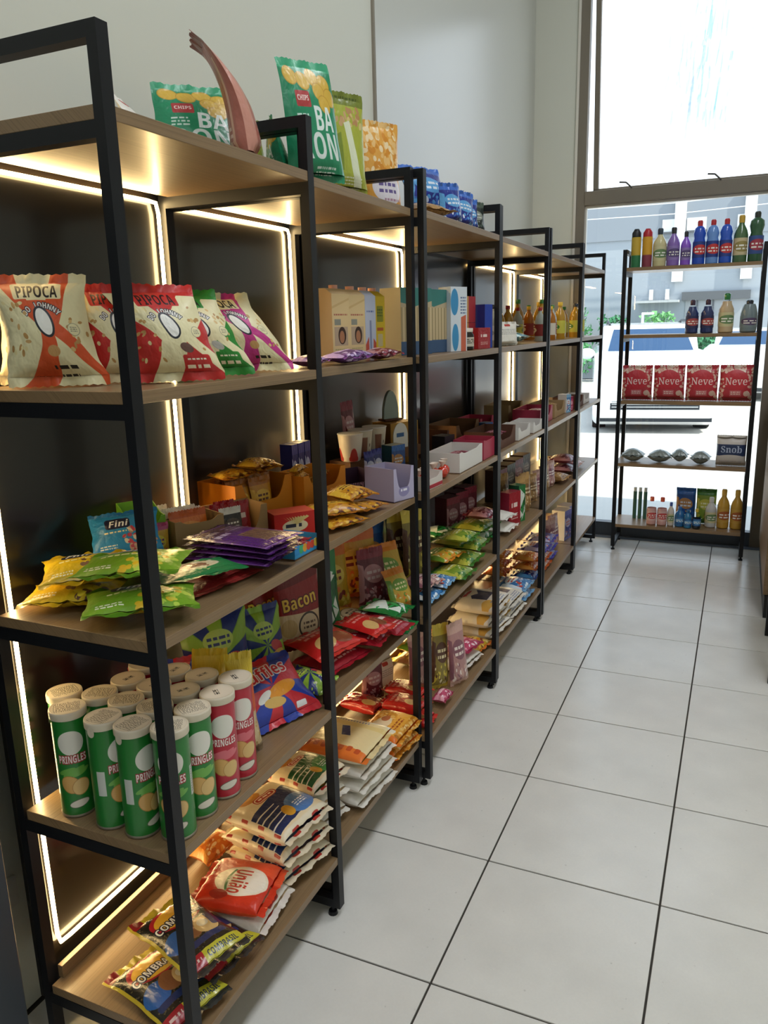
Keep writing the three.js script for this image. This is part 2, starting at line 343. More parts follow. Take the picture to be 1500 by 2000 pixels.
      part(h, 'lamp_rim', quad([s * 0.4, 0.69, 0.02], [s * 0.82, 0.71, -0.12], [s * 0.82, 0.74, -0.12], [s * 0.4, 0.72, 0.02], s * 0.035), TRIM);
      part(g, 'fog_lamp', quad([s * 0.5, 0.36, 0.04], [s * 0.78, 0.36, -0.03], [s * 0.78, 0.52, -0.05], [s * 0.58, 0.46, 0.03], s * 0.03), TRIM);
      part(g, 'roof_rail', tube([[s * 0.62, 1.56, -2.0], [s * 0.64, 1.62, -2.3], [s * 0.64, 1.62, -3.2], [s * 0.62, 1.56, -3.5]], 0.022, 16, 6), TRIM);
      wheel(g, s * 0.76, -0.78, 0.34); wheel(g, s * 0.76, -3.3, 0.34);
    }
    const gr = part(g, 'grille', boxAt(-0.4, 0.4, 0.66, 0.84, -0.01, 0.02), TRIM);
    for (const y of [0.7, 0.75, 0.8]) part(gr, 'grille_bar', boxAt(-0.38, 0.38, y - 0.012, y + 0.012, 0.02, 0.035), CHROME);
    const lg = part(g, 'lower_grille', boxAt(-0.62, 0.62, 0.36, 0.52, 0.05, 0.09), TRIM);
    for (const y of [0.4, 0.44, 0.48]) part(lg, 'grille_bar', boxAt(-0.6, 0.6, y - 0.008, y + 0.008, 0.09, 0.1), CHROME);
    part(g, 'bumper_skirt', boxAt(-0.8, 0.8, 0.18, 0.32, -0.1, 0.06), TRIM);
    g.position.set(-0.22, -0.03, -10.62); g.rotation.y = 0.17;
    add(g, 'parked_car', 'white sport utility car facing the window, seen behind the bottle shelf', 'car');
  }
  { // saloon car seen from behind
    const g = group(), W = 1.7;
    part(g, 'body', side([[0, 0.35], [0.03, 0.62], [-0.02, 0.98], [-0.7, 1.02], [-3.6, 0.95], [-4.2, 0.7], [-4.2, 0.3], [-0.2, 0.25]], W, 0.1), PAINT);
    part(g, 'cabin', side([[-0.5, 1.0], [-1.0, 1.34], [-2.3, 1.36], [-3.0, 0.98]], W - 0.3, 0.06), PAINT);
    part(g, 'rear_window', quad([-0.6, 1.04, -0.42], [0.6, 1.04, -0.42], [0.52, 1.33, -0.9], [-0.52, 1.33, -0.9], 0.04), SCREEN);
    for (const s of [-1, 1]) { part(g, 'tail_lamp', boxAt(s * 0.66 - 0.15, s * 0.66 + 0.15, 0.72, 0.84, 0.0, 0.04), RED); wheel(g, s * 0.74, -0.8, 0.31); wheel(g, s * 0.74, -3.3, 0.31); }
    const pl = part(g, 'plate_recess', boxAt(-0.34, 0.34, 0.56, 0.76, 0.01, 0.045), TRIM); part(pl, 'number_plate', boxAt(-0.22, 0.22, 0.6, 0.73, 0.045, 0.055), mat(0xf4f4f2, 0.5));
    part(g, 'badge', rbox(0.12, 0.03, 0.01, 0.004).translate(-0.45, 0.9, 0.04), RED);
    part(g, 'bumper_skirt', boxAt(-0.78, 0.78, 0.2, 0.38, -0.1, 0.06), TRIM);
    g.position.set(1.02, -0.03, -15.9); g.rotation.y = -0.06;
    add(g, 'parked_car', 'white saloon car parked further off, its number plate towards the window', 'car');
  }
}
{ // things at the picture's edges: tall cooler beside the row, wooden counter across the aisle
  const g = group(), SIDE = mat(0x14161a, 0.4), EDGE = mat(0x3a4048, 0.4);
  part(g, 'body', boxAt(XW + 0.03, -0.395, 0.08, 1.92, 0.60, 1.22), SIDE);
  part(g, 'door_frame', rbox(0.022, 1.8, 0.62, 0.004).translate(-0.381, 1.01, 0.91), EDGE);
  part(g, 'handle', rbox(0.02, 0.4, 0.02, 0.006).translate(-0.36, 1.1, 1.15), EDGE);
  part(g, 'plinth', boxAt(XW + 0.05, -0.41, 0.0, 0.08, 0.62, 1.2), EDGE);
  add(g, 'cooler', 'tall black cooler cabinet at the edge, before the nearest shelf unit', 'cooler');
  const s = group(); part(s, 'plate', rbox(0.012, 0.075, 0.12, 0.003), mat(0xc9c6be, 0.5)); part(s, 'socket', rbox(0.008, 0.04, 0.05, 0.002), mat(0x4a4640, 0.5), 0.005, 0, 0);
  s.position.set(XW - 0.004, 0.335, 0.5); add(s, 'wall_socket', 'pale wall socket low behind the nearest shelf unit', 'socket');
  const c = group(), PANELW = mat(0xffffff, 0.5, { map: woodMap });
  part(c, 'side_panel', rbox(0.025, 1.0, 1.25, 0.003).translate(1.12, 0.62, -3.66), PANELW);
  part(c, 'cabinet_body', boxAt(1.135, 1.6, 0.12, 1.1, -4.28, -3.04), PANELW);
  part(c, 'worktop', rbox(0.56, 0.03, 1.3, 0.004).translate(1.37, 1.125, -3.66), PANELW);
  part(c, 'plinth', boxAt(1.115, 1.58, 0, 0.12, -4.26, -3.0), mat(0x16171a, 0.5));
  add(c, 'counter', 'wooden counter with a black plinth at the far edge of the aisle', 'counter');
  const d = group();
  for (const [x, z] of [[1.132, -2.137], [1.512, -2.137], [1.132, -2.737], [1.512, -2.737]]) part(d, 'leg', rbox(0.025, 0.9, 0.025, 0.002), BLACKMETAL, x, 0.45, z);
  part(d, 'table_top', rbox(0.44, 0.025, 0.66, 0.003).translate(1.32, 0.91, -2.44), PANELW);
  add(d, 'side_table', 'black legged table at the edge of the aisle, mostly out of view', 'table');
}
// ---------------------------------------------------------------- packaging kit
const FONT = { sans: '"sans-serif"', serif: 'serif' };
function txt(c, s, x, y, size, color, o = {}) {
  c.save(); c.translate(x, y); if (o.rot) c.rotate(o.rot); if (o.sx) c.scale(o.sx, 1);
  c.font = `${o.italic ? 'italic ' : ''}${o.weight ?? 'bold'} ${size}px ${o.serif ? 'serif' : 'sans-serif'}`; c.textAlign = o.align ?? 'center'; c.textBaseline = 'middle'; c.lineJoin = 'round';
  if (o.stroke) { c.strokeStyle = o.stroke; c.lineWidth = o.sw ?? size * 0.16; c.strokeText(s, 0, 0); }
  c.fillStyle = color; c.fillText(s, 0, 0); c.restore();
}
function fill(c, color, x, y, w, h, r = 0) { c.fillStyle = color; c.beginPath(); if (r) c.roundRect(x, y, w, h, r); else c.rect(x, y, w, h); c.fill(); }
function oval(c, color, x, y, rx, ry, rot = 0, stroke, sw = 3) { c.beginPath(); c.ellipse(x, y, rx, ry, rot, 0, 7); c.fillStyle = color; c.fill(); if (stroke) { c.strokeStyle = stroke; c.lineWidth = sw; c.stroke(); } }
function poly(c, color, ...p) { c.fillStyle = color; c.beginPath(); for (let i = 0; i < p.length; i += 2) c.lineTo(p[i], p[i + 1]); c.closePath(); c.fill(); }
// unreadable small print: short strokes in rows
function print(c, color, x, y, w, rows, size) {
  c.fillStyle = color;
  for (let r = 0; r < rows; r++) for (let q = x; q < x + w;) { const l = rr(size * 0.5, size * 2.2); c.fillRect(q, y + r * size * 1.5, Math.min(l, x + w - q), size * 0.75); q += l + size * 0.5; }
}
function specks(c, colors, n, x, y, w, h, a, b) { for (let i = 0; i < n; i++) oval(c, colors[Math.floor(rnd() * colors.length)], x + rnd() * w, y + rnd() * h, rr(a, b), rr(a, b) * 0.7, rr(0, 3)); }
const crinkle = dataMap(256, 256, (c, w, h) => {
  const im = c.createImageData(w, h);
  for (let y = 0; y < h; y++) for (let x = 0; x < w; x++) {
    const n = fbm(x / 34, y / 42, 71), m = Math.abs(2 * fbm(x / 22, y / 26, 83) - 1), v = 255 * (0.55 * n + 0.45 * m), k = 4 * (y * w + x);
    im.data[k] = im.data[k + 1] = im.data[k + 2] = v; im.data[k + 3] = 255;
  }
  c.putImageData(im, 0, 0);
});
const FILM = {};
function film(key, w, h, draw, o = {}) { // a printed plastic film, made once for each design
  return FILM[key] ??= mat(0xffffff, o.rough ?? 0.33, { map: colorMap(w, h, draw), bumpMap: crinkle, bumpScale: o.bump ?? 0.003, clearcoat: o.coat ?? 0.35, clearcoatRoughness: 0.25, specularIntensity: 0.7, side: THREE.DoubleSide });
}
function card(key, w, h, draw) { return FILM[key] ??= mat(0xffffff, 0.55, { map: colorMap(w, h, draw) }); }

// a filled bag: two welded sheets that bulge, with crimped seals at both ends. Upright: bottom at y = 0, front towards +z
const BAGS = {};
function bagShape(w, h, d, kind, k, bend, wrinkle, lean) {
  const key = [w, h, d, kind, k, bend, wrinkle, lean].join();
  if (BAGS[key]) return BAGS[key];
  const NU = 16, NV = 20, s = Math.min(0.018, h * 0.09);
  const prof = v => kind === 'brick' ? Math.pow(Math.sin(Math.PI * Math.min(0.999, Math.max(0.001, v))), 0.2) : kind === 'stand' ? Math.pow(Math.max(0, 1 - Math.pow(v, 2.0)), 0.85) * Math.min(1, 0.55 + v * 5) : Math.pow(Math.sin(Math.PI * Math.min(0.999, Math.max(0.001, v))), 0.55);
  const cross = u => kind === 'brick' ? Math.pow(Math.max(0, 1 - Math.pow(Math.abs(u), 7)), 0.42) : Math.pow(Math.max(0, 1 - u * u), 0.62);
  const wide = v => (kind === 'brick' ? 1 - 0.02 * Math.sin(Math.PI * v) : 1 - 0.35 * (d / w) * Math.pow(Math.sin(Math.PI * Math.min(1, Math.max(0, v * (kind === 'stand' ? 0.7 : 1)))), 0.7));
  const at = (u, v, side) => {
    const y = s + v * (h - 2 * s), tt = d / 2 * prof(v) * cross(u), wr = wrinkle * (fbm(u * 2.3 + k * 3.1, v * 3.4 + (side > 0 ? 0 : 9), k) - 0.5) * Math.min(1, tt * 60);
    const crease = wrinkle * 0.35 * Math.sin(u * 17 + k) * (Math.exp(-v * 7) + Math.exp(-(1 - v) * 7)) * (1 - Math.abs(u));
    return [u * w / 2 * wide(v) - lean * y * (0.6 + 0.4 * y / h) + wrinkle * 0.4 * (noise(v * 6, k, 5) - 0.5), y, side * (tt + wr * 0.5 + Math.abs(crease) * 0.4) + crease * 0.6 - bend * Math.pow(y / h, 3)];
  };
  const P = [], UV = [], I = [];
  for (const side of [1, -1]) {
    const o = P.length / 3;
    for (let j = 0; j <= NV; j++) for (let i = 0; i <= NU; i++) {
      const u = kind === 'brick' ? Math.sin((i / NU * 2 - 1) * Math.PI / 2) : i / NU * 2 - 1, v = kind === 'brick' ? 0.5 - 0.5 * Math.cos(Math.PI * j / NV) : j / NV; P.push(...at(u, v, side)); UV.push(side > 0 ? 0.5 + u / 2 : 0.5 - u / 2, (s + v * (h - 2 * s)) / h);
    }
    for (let j = 0; j < NV; j++) for (let i = 0; i < NU; i++) { const a = o + j * (NU + 1) + i, b = a + 1, c = a + NU + 1, e = c + 1; if (side > 0) I.push(a, b, e, a, e, c); else I.push(a, e, b, a, c, e); }
  }
  const body = new THREE.BufferGeometry(); body.setAttribute('position', new THREE.Float32BufferAttribute(P, 3)); body.setAttribute('uv', new THREE.Float32BufferAttribute(UV, 2)); body.setIndex(I); body.computeVertexNormals();
  const seal = top => {
    const p = [], uv = [], ix = [], N = 24;
    for (let j = 0; j <= 2; j++) for (let i = 0; i <= N; i++) {
      const u = i / N * 2 - 1, [x, y, z] = at(u, top ? 1 : 0, 1), [x2, y2, z2] = at(u, top ? 1 : 0, -1), t = j / 2, zig = j === 2 ? (i % 2 ? 0.0012 : -0.0012) : 0;
      const yy = top ? y + t * s + zig : y - t * s - zig;
      p.push(x, yy, (z + z2) / 2 + Math.sin(u * 9 + k) * 0.002 * t * wrinkle / 0.006 - (top ? bend * 0.25 * t : 0)); uv.push(i / N, Math.min(0.999, Math.max(0.001, yy / h)));
    }
    for (let j = 0; j < 2; j++) for (let i = 0; i < N; i++) { const a = j * (N + 1) + i, b = a + 1, c = a + N + 1, e = c + 1; if (top) ix.push(a, b, e, a, e, c); else ix.push(a, e, b, a, c, e); }
    const g = new THREE.BufferGeometry(); g.setAttribute('position', new THREE.Float32BufferAttribute(p, 3)); g.setAttribute('uv', new THREE.Float32BufferAttribute(uv, 2)); g.setIndex(ix); g.computeVertexNormals(); return g;
  };
  return BAGS[key] = { body, top: seal(true), bottom: seal(false) };
}
// o: kind, flat (lying face up, centred, bottom at y = 0), k (variant), bend, wrinkle
function bag(m, w, h, d, o = {}) {
  const g = group(), s = bagShape(w, h, d, o.kind ?? 'pillow', o.k ?? 1, o.bend ?? 0, o.wrinkle ?? 0.008, o.lean ?? 0);
  const inner = [['body', s.body], ['top_seal', s.top], ['bottom_seal', s.bottom]];
  for (const [n, geo] of inner) {
    const q = part(g, n, geo, m);
    if (o.flat) { q.rotation.x = -Math.PI / 2; q.position.set(0, d / 2, h / 2); }
  }
  g.flatLie = !!o.flat; return g;
}
// a printed carton: front and back carry the print, sides a plain colour or a second print
function carton(front, sideMat, w, h, d, r = 0.0015) {
  const g = group(), b = new THREE.BoxGeometry(w, h, d);
  const m = new THREE.Mesh(b, [sideMat, sideMat, sideMat, sideMat, front, front]); m.name = 'carton_body'; m.position.y = h / 2; g.add(m);
  return g;
}
// an open display tray, front towards +z with a dipped edge; o.dip, o.back
function tray(m, inside, w, h, d, o = {}) {
  const g = group(), t = 0.0025, dip = o.dip ?? 0.45, back = (o.back ?? 1) * h;
  part(g, 'tray_floor', boxAt(-w / 2, w / 2, 0, t, -d / 2, d / 2), inside);
  part(g, 'tray_back', boxAt(-w / 2, w / 2, t, back, -d / 2, -d / 2 + t), m);
  const sd = new THREE.Shape([[-d / 2 + t, t], [d / 2 - t, t], [d / 2 - t, h], [d / 4, h], [-d / 2 + t, back]].map(p => new THREE.Vector2(...p)));
  for (const s of [-1, 1]) part(g, 'tray_side', new THREE.ExtrudeGeometry(sd, { depth: t, bevelEnabled: false }).rotateY(-Math.PI / 2).translate(s > 0 ? w / 2 : -w / 2 + t, 0, 0), o.side ?? m);
  const f = new THREE.Shape(); f.moveTo(-w / 2, 0.001); f.lineTo(w / 2, 0.001); f.lineTo(w / 2, h); f.lineTo(w / 2 - 0.12 * w, h);
  f.quadraticCurveTo(w / 2 - 0.2 * w, h * dip, w / 2 - 0.32 * w, h * dip); f.lineTo(-w / 2 + 0.32 * w, h * dip); f.quadraticCurveTo(-w / 2 + 0.2 * w, h * dip, -w / 2 + 0.12 * w, h); f.lineTo(-w / 2, h);
  const fg = new THREE.ExtrudeGeometry(f, { depth: t, bevelEnabled: false }), uv = fg.attributes.uv, p = fg.attributes.position;
  for (let i = 0; i < p.count; i++) uv.setXY(i, p.getX(i) / w + 0.5, p.getY(i) / h);
  part(g, 'tray_front', fg, o.front ?? m, 0, 0, d / 2 - t);
  return g;
}
// a turned bottle: body, cap and a printed label sleeve; p = [[r, y], ...]
function bottle(bodyMat, capMat, p, capP, label, y0, y1, rl) {
  const g = group(); part(g, 'bottle_body', lathe(p, 28), bodyMat); part(g, 'cap', lathe(capP, 20), capMat);
  if (label) part(g, 'label', new THREE.CylinderGeometry(rl, rl, y1 - y0, 28, 1, true), label, 0, (y0 + y1) / 2, 0);
  return g;
}
// placing: yaw in degrees turns the front from +z towards +x; a thing is set down on y and nudged clear of what already stands there
const PLACED = [];
const M1 = new THREE.Matrix4();
function solids(o) { const l = []; o.updateMatrixWorld(true); o.traverse(c => { if (c.isMesh) { c.geometry.boundsTree ??= new MeshBVH(c.geometry, { targetLeafSize: 12 }); l.push(c); } }); return l; }
function hits(o, near) {
  const mine = solids(o), bb = mine.map(m => (m.geometry.boundingBox ?? (m.geometry.computeBoundingBox(), m.geometry.boundingBox)).clone().applyMatrix4(m.matrixWorld));
  for (const q of near) for (let j = 0; j < q.m.length; j++) for (let i = 0; i < mine.length; i++) {
    if (!bb[i].intersectsBox(q.b[j])) continue;
    M1.copy(mine[i].matrixWorld).invert().multiply(q.m[j].matrixWorld);
    if (mine[i].geometry.boundsTree.intersectsGeometry(q.m[j].geometry, M1)) return true;
  }
  return false;
}
function remember(o) { const m = solids(o); PLACED.push({ m, b: m.map(c => { c.geometry.boundingBox ?? c.geometry.computeBoundingBox(); return c.geometry.boundingBox.clone().applyMatrix4(c.matrixWorld); }), all: new THREE.Box3().setFromObject(o) }); }
const RINGS = [[0, 0]]; for (let r = 1; r <= 9; r++) for (let k = 0; k < 12; k++) RINGS.push([r * 0.005 * Math.cos(k * Math.PI / 6), r * 0.005 * Math.sin(k * Math.PI / 6)]);
function settle(o, flat) {
  const box3 = new THREE.Box3().setFromObject(o).expandByScalar(0.05), near = PLACED.filter(q => q.all.intersectsBox(box3)), { x, y, z } = o.position;
  if (!hits(o, near)) return;
  const tries = flat ? [] : RINGS.slice(1).map(([a, b]) => [a, 0, b]);
  if (flat) for (let h = 1; h <= 16; h++) { tries.push([0, h * 0.003, 0]); if (h % 3 === 0 && h < 13) for (const [a, b] of RINGS.slice(1, 61)) tries.push([a, h === 3 ? 0 : (h - 3) * 0.003, b]); }
  for (const [a, h, b] of tries) { o.position.set(x + a, y + h, z + b); if (!hits(o, near)) return; }
  o.position.set(x, y, z);
  if (/^(gum_stick|wafer_bar|yellow_packet|wrapped|sachet|snack_packet|candy_packet)/.test(o.name)) return true; // no room left for this one
  UNSETTLED.push(o.name);
}
const UNSETTLED = [];
const NTH = ['first', 'second', 'third', 'fourth', 'fifth', 'sixth', 'seventh', 'eighth'];
function put(o, name, label, category, grp, x, y, z, yaw = 0, pitch = 0, roll = 0, still = false) {
  o.rotation.order = 'YXZ'; o.rotation.set(pitch * RAD, yaw * RAD, roll * RAD); o.position.set(x, y, z);
  add(o, name, label, category, grp);
  if (!still) {
    o.updateMatrixWorld(true); o.position.y += y + 0.0006 - new THREE.Box3().setFromObject(o, true).min.y;
    if (settle(o, o.flatLie)) { scene.remove(o); return o; } remember(o);
  }
  return o;
}
for (const o of scene.children) if (/^(shelf_unit|light_strip)/.test(o.name)) remember(o);
// ---------------------------------------------------------------- printed designs
function popcornFilm(key, main, dark, opt = {}) {
  return film('popcorn_' + key, 384, 448, (c, w, h) => {
    const cream = '#e9dfb2'; fill(c, cream, 0, 0, w, h);
    if (opt.block) { // coloured fields with a cream cross
      fill(c, main, 0, 0, w, h);
      poly(c, cream, 0, 40, 90, 40, 230, 230, 170, 300, 0, 130); poly(c, cream, w, 60, 300, 60, 150, 250, 70, h, 190, h, 260, 280, w, 420, w, 330, 300, 250, w, 170);
    } else {
      c.fillStyle = main; c.beginPath(); c.moveTo(30, 0); c.quadraticCurveTo(90, 150, 175, 220); c.quadraticCurveTo(190, 330, 60, h); c.lineTo(190, h); c.quadraticCurveTo(240, 340, 232, 262); c.quadraticCurveTo(320, 330, 370, h); c.lineTo(w, h); c.lineTo(w, 380); c.quadraticCurveTo(330, 270, 262, 215); c.quadraticCurveTo(310, 120, 320, 0); c.closePath(); c.fill();
      poly(c, cream, 110, 0, 250, 0, 228, 120, 150, 120);
    }
    fill(c, opt.block ? main : cream, 96, 44, 196, 70, 8);
    txt(c, 'PIPOCA', 194, 82, 74, opt.ink ?? '#16181c', { sx: 0.62 });
    c.save(); c.translate(198, 238); // the name on a bow over the badge
    'DO JOHNNY'.split('').forEach((l, i) => { const a = (i - 4) * 0.2; c.save(); c.rotate(a); txt(c, l, 0, -98, 32, '#f4f1ea', { stroke: '#23262e', sw: 7, sx: 0.8 }); c.restore(); });
    c.restore();
    oval(c, '#f1efe8', 200, 206, 34, 58, -0.25, '#23262e', 9);
    specks(c, ['#b98f55', '#cda56a', '#e8d9a0'], 16, 20, 120, 110, 250, 7, 14); specks(c, ['#b98f55', '#d9b87a'], 10, 290, 120, 80, 200, 7, 13);
    oval(c, '#e9dfb2', 318, 236, 24, 24, 0, '#8d8a76', 2); print(c, '#8d8a76', 304, 226, 28, 3, 5);
    if (opt.block) { oval(c, dark, 250, 306, 30, 22, 0.2); fill(c, main, 214, 336, 130, 90, 10); print(c, '#f2ead0', 232, 352, 92, 1, 10); print(c, '#fff3d6', 226, 380, 104, 1, 20); }
    else { oval(c, '#c79a62', 214, 318, 26, 22); print(c, '#25251f', 196, 372, 90, 1, 18); print(c, '#25251f', 208, 404, 66, 1, 11); }
  }, { rough: 0.45, coat: 0.15 });
}
const chipsFilm = film('chips', 256, 320, (c, w, h) => {
  fill(c, '#1f8a5f', 0, 0, w, h); fill(c, '#3fa97c', 0, 0, w, 26);
  specks(c, ['#d9b13f', '#c99a2e', '#e2c35a'], 0, 0, 0, 1, 1, 1, 1);
  for (const [x, y] of [[46, 46], [100, 58], [150, 46], [205, 60], [170, 84], [225, 96], [188, 118]]) oval(c, '#d8b044', x, y, 30, 24, 0.3, '#c2942c', 3);
  fill(c, '#b23a3a', 50, 86, 66, 44, 6); txt(c, 'CHIPS', 83, 106, 22, '#f2dcd4', { sx: 0.85 });
  print(c, '#cfe6da', 44, 148, 54, 3, 9); txt(c, 'BA', 168, 158, 92, '#e4eee8', { sx: 0.85 }); txt(c, 'RON', 134, 232, 96, '#dfe9e3', { sx: 0.9 });
  print(c, '#d6e6dd', 110, 284, 90, 2, 8);
});
const limeFilm = film('lime', 256, 320, (c, w, h) => {
  fill(c, '#a9b03c', 0, 0, w, h); fill(c, '#75812a', 0, 0, w, 42); print(c, '#4e5c1e', 30, 14, 190, 1, 10);
  specks(c, ['#c9a070', '#b98a58', '#d6c07a'], 40, 10, 50, 230, 60, 6, 16); poly(c, '#dfe3c4', 110, 100, 150, 90, 210, 300, 160, 300); poly(c, '#7d8f2c', 60, 140, 90, 130, 100, 250, 66, 260); print(c, '#e8ebcf', 40, 270, 170, 3, 6);
});
const brownFilm = film('cocoa', 192, 320, (c, w, h) => { fill(c, '#b0695c', 0, 0, w, h); fill(c, '#c98d7c', 0, 0, 40, h); print(c, '#dcb9ac', 60, 230, 90, 3, 12); fill(c, '#8e4c42', 0, 0, w, 30); fill(c, '#d7a890', 150, 60, 14, h); });
const pastaFilm = film('pasta', 256, 256, (c, w, h) => {
  fill(c, '#dd9a35', 0, 0, w, h); specks(c, ['#e8b860', '#c98424', '#f0cf8e', '#b9741c'], 240, 0, 0, w, h, 5, 15); fill(c, '#e9a93f', 0, 150, w, 60, 10); oval(c, '#ead6b0', 96, 104, 70, 44, 0.2); oval(c, '#b5673c', 150, 104, 26, 22); print(c, '#a8501e', 30, 168, 150, 2, 12); fill(c, '#e67a22', 0, 0, 30, h);
});
const noodleFilm = film('noodle', 192, 256, (c, w, h) => {
  fill(c, '#e5a546', 0, 0, w, h); specks(c, ['#f0c27a', '#d88d2a', '#f6dcae'], 120, 0, 0, w, 150, 6, 14); oval(c, '#e9e3ea', 110, 178, 66, 44, 0.1); print(c, '#6a5a96', 70, 164, 80, 2, 12); fill(c, '#e3a244', 0, 214, 70, 42); print(c, '#b58aa0', 90, 206, 80, 3, 8);
});
function candyFilm(key, base, dark, sweets) {
  return film('candy_' + key, 320, 256, (c, w, h) => {
    fill(c, base, 0, 0, w, h); fill(c, dark, 0, 0, w, 20); fill(c, dark, 0, h - 20, w, 20);
    fill(c, '#1d2340', 70, 50, 120, 62, 16); txt(c, 'Fini', 130, 82, 54, '#f4f4f0', { italic: true });
    print(c, '#f6efc0', 60, 126, 130, 1, 12); specks(c, sweets, 46, 150, 110, 150, 120, 8, 20); print(c, '#f3f3e0', 36, 196, 80, 2, 8);
  });
}
const purpleChoc = film('purple', 320, 192, (c, w, h) => {
  fill(c, '#53286f', 0, 0, w, h); print(c, '#cdbfe0', 40, 34, 100, 2, 18); fill(c, '#7d6152', 120, 92, 170, 68, 6); for (let i = 0; i < 5; i++) fill(c, '#6a4e41', 124 + i * 33, 96, 28, 60, 4); print(c, '#a98fc2', 190, 30, 90, 3, 8); c.strokeStyle = '#8a63a6'; c.lineWidth = 5; c.strokeRect(8, 8, w - 16, h - 16);
}, { rough: 0.25 });
const redChoc = film('redflat', 256, 160, (c, w, h) => { fill(c, '#b23434', 0, 0, w, h); print(c, '#e6b9a6', 30, 30, 120, 2, 14); specks(c, ['#d86a5a', '#8c2020'], 50, 0, 60, w, 100, 3, 9); fill(c, '#c94c46', 0, h - 18, w, 18); }, { rough: 0.3 });
const mintChoc = film('mintflat', 256, 160, (c, w, h) => { fill(c, '#2f8a4e', 0, 0, w, h); oval(c, '#e2d6b0', 120, 64, 96, 44); oval(c, '#7c4a34', 120, 66, 56, 24); specks(c, ['#c0d28a', '#f0e8cf', '#8c5a3c'], 40, 30, 20, 180, 90, 4, 10); fill(c, '#1f7a44', 0, 116, w, 44); }, { rough: 0.3 });
const baconFilm = film('bacon', 256, 352, (c, w, h) => {
  fill(c, '#8e1f22', 0, 0, w, h); poly(c, '#6e1418', 0, 0, w, 0, w, 60, 0, 100); txt(c, 'Bacon', 128, 150, 68, '#e8c24a', { rot: -0.12, stroke: '#5a0e12', sw: 10 });
  fill(c, '#d9c29a', 0, 196, w, 112); oval(c, '#c9ab78', 60, 250, 40, 36); c.lineWidth = 8; oval(c, '#d3bf9c', 166, 250, 56, 50, 0, '#3f332b', 8); print(c, '#5c4a3e', 132, 234, 70, 2, 12); fill(c, '#7a1a1e', 0, 308, w, 44);
});
const wavyFilm = film('wavy', 320, 256, (c, w, h) => {
  fill(c, '#263a94', 0, 0, w, h);
  for (let i = 0; i < 12; i++) { const a = i / 12 * 6.283; poly(c, i % 2 ? '#c9303a' : '#2a3f9e', 160, 130, 160 + 300 * Math.cos(a), 130 + 300 * Math.sin(a), 160 + 300 * Math.cos(a + 0.55), 130 + 300 * Math.sin(a + 0.55)); }
  txt(c, 'Ruffles', 150, 74, 66, '#d8343c', { stroke: '#f0e6e4', sw: 9, rot: -0.08, italic: true }); oval(c, '#e2952e', 196, 150, 70, 24, -0.15); oval(c, '#eceae2', 110, 158, 34, 14, -0.4); oval(c, '#d8b060', 140, 186, 44, 18, 0.1); fill(c, '#f0f0f0', 222, 210, 46, 18, 4);
});
const zingFilm = film('zing', 256, 352, (c, w, h) => {
  fill(c, '#7aa834', 0, 0, w, h);
  for (let i = 0; i < 14; i++) { const a = i / 14 * 6.283; poly(c, i % 2 ? '#22357c' : '#93bb40', 128, 176, 128 + 320 * Math.cos(a), 176 + 320 * Math.sin(a), 128 + 320 * Math.cos(a + 0.42), 176 + 320 * Math.sin(a + 0.42)); }
  oval(c, '#b7d060', 128, 110, 60, 40); print(c, '#2a3470', 84, 96, 90, 2, 14); oval(c, '#c8434a', 190, 190, 40, 26, 0.4); oval(c, '#e2b25a', 190, 230, 44, 22, -0.2); specks(c, ['#a8c84e', '#e8efc0'], 24, 0, 250, w, 90, 4, 12);
});
const stickFilm = film('stick', 192, 352, (c, w, h) => { fill(c, '#e0c23a', 0, 0, w, 110); fill(c, '#d9582a', 0, 110, w, 90); print(c, '#f3ddb8', 30, 130, 130, 1, 40); fill(c, '#d7c193', 0, 200, w, 152); oval(c, '#d8c05a', 60, 240, 34, 30); specks(c, ['#c9a35a', '#e8d8ae', '#b08a48'], 50, 0, 210, w, 100, 4, 10); fill(c, '#8f7a5e', 0, 320, w, 32); });
const beanFilm = film('bean', 320, 448, (c, w, h) => {
  fill(c, '#26251f', 0, 0, w, h); specks(c, ['#4a4330', '#5c5236', '#1c1a16'], 500, 0, 0, w, h, 3, 6);
  fill(c, '#c2ae36', 0, 0, w, 34); fill(c, '#8e1f26', 0, 0, 70, 50); fill(c, '#c2ae36', 0, 0, 12, h);
  oval(c, '#a9242e', 170, 124, 130, 84); oval(c, '#e0b03a', 170, 130, 112, 68); txt(c, 'COMBRASIL', 172, 150, 56, '#f4f2ea', { stroke: '#1c2440', sw: 11, sx: 0.86, rot: -0.04 });
  oval(c, '#2f62a8', 76, 262, 66, 56); oval(c, '#8a5a38', 160, 252, 56, 50); oval(c, '#d2b074', 236, 262, 60, 54); oval(c, '#e4d9b8', 226, 250, 30, 22); fill(c, '#2a3560', 262, 196, 58, 90, 12); fill(c, '#26345e', 30, 310, 260, 30, 10);
  fill(c, '#c4bd38', 0, h - 84, w, 54); txt(c, 'COMBRASIL', 214, h - 56, 36, '#23304e', { sx: 0.8 }); fill(c, '#a9242e', 0, h - 84, 116, 54); print(c, '#e8c9c0', 12, h - 66, 90, 1, 18); fill(c, '#2b2b2b', 0, h - 30, w, 30); fill(c, '#3a3a38', 0, h - 14, w, 14);
}, { rough: 0.22, coat: 0.7 });
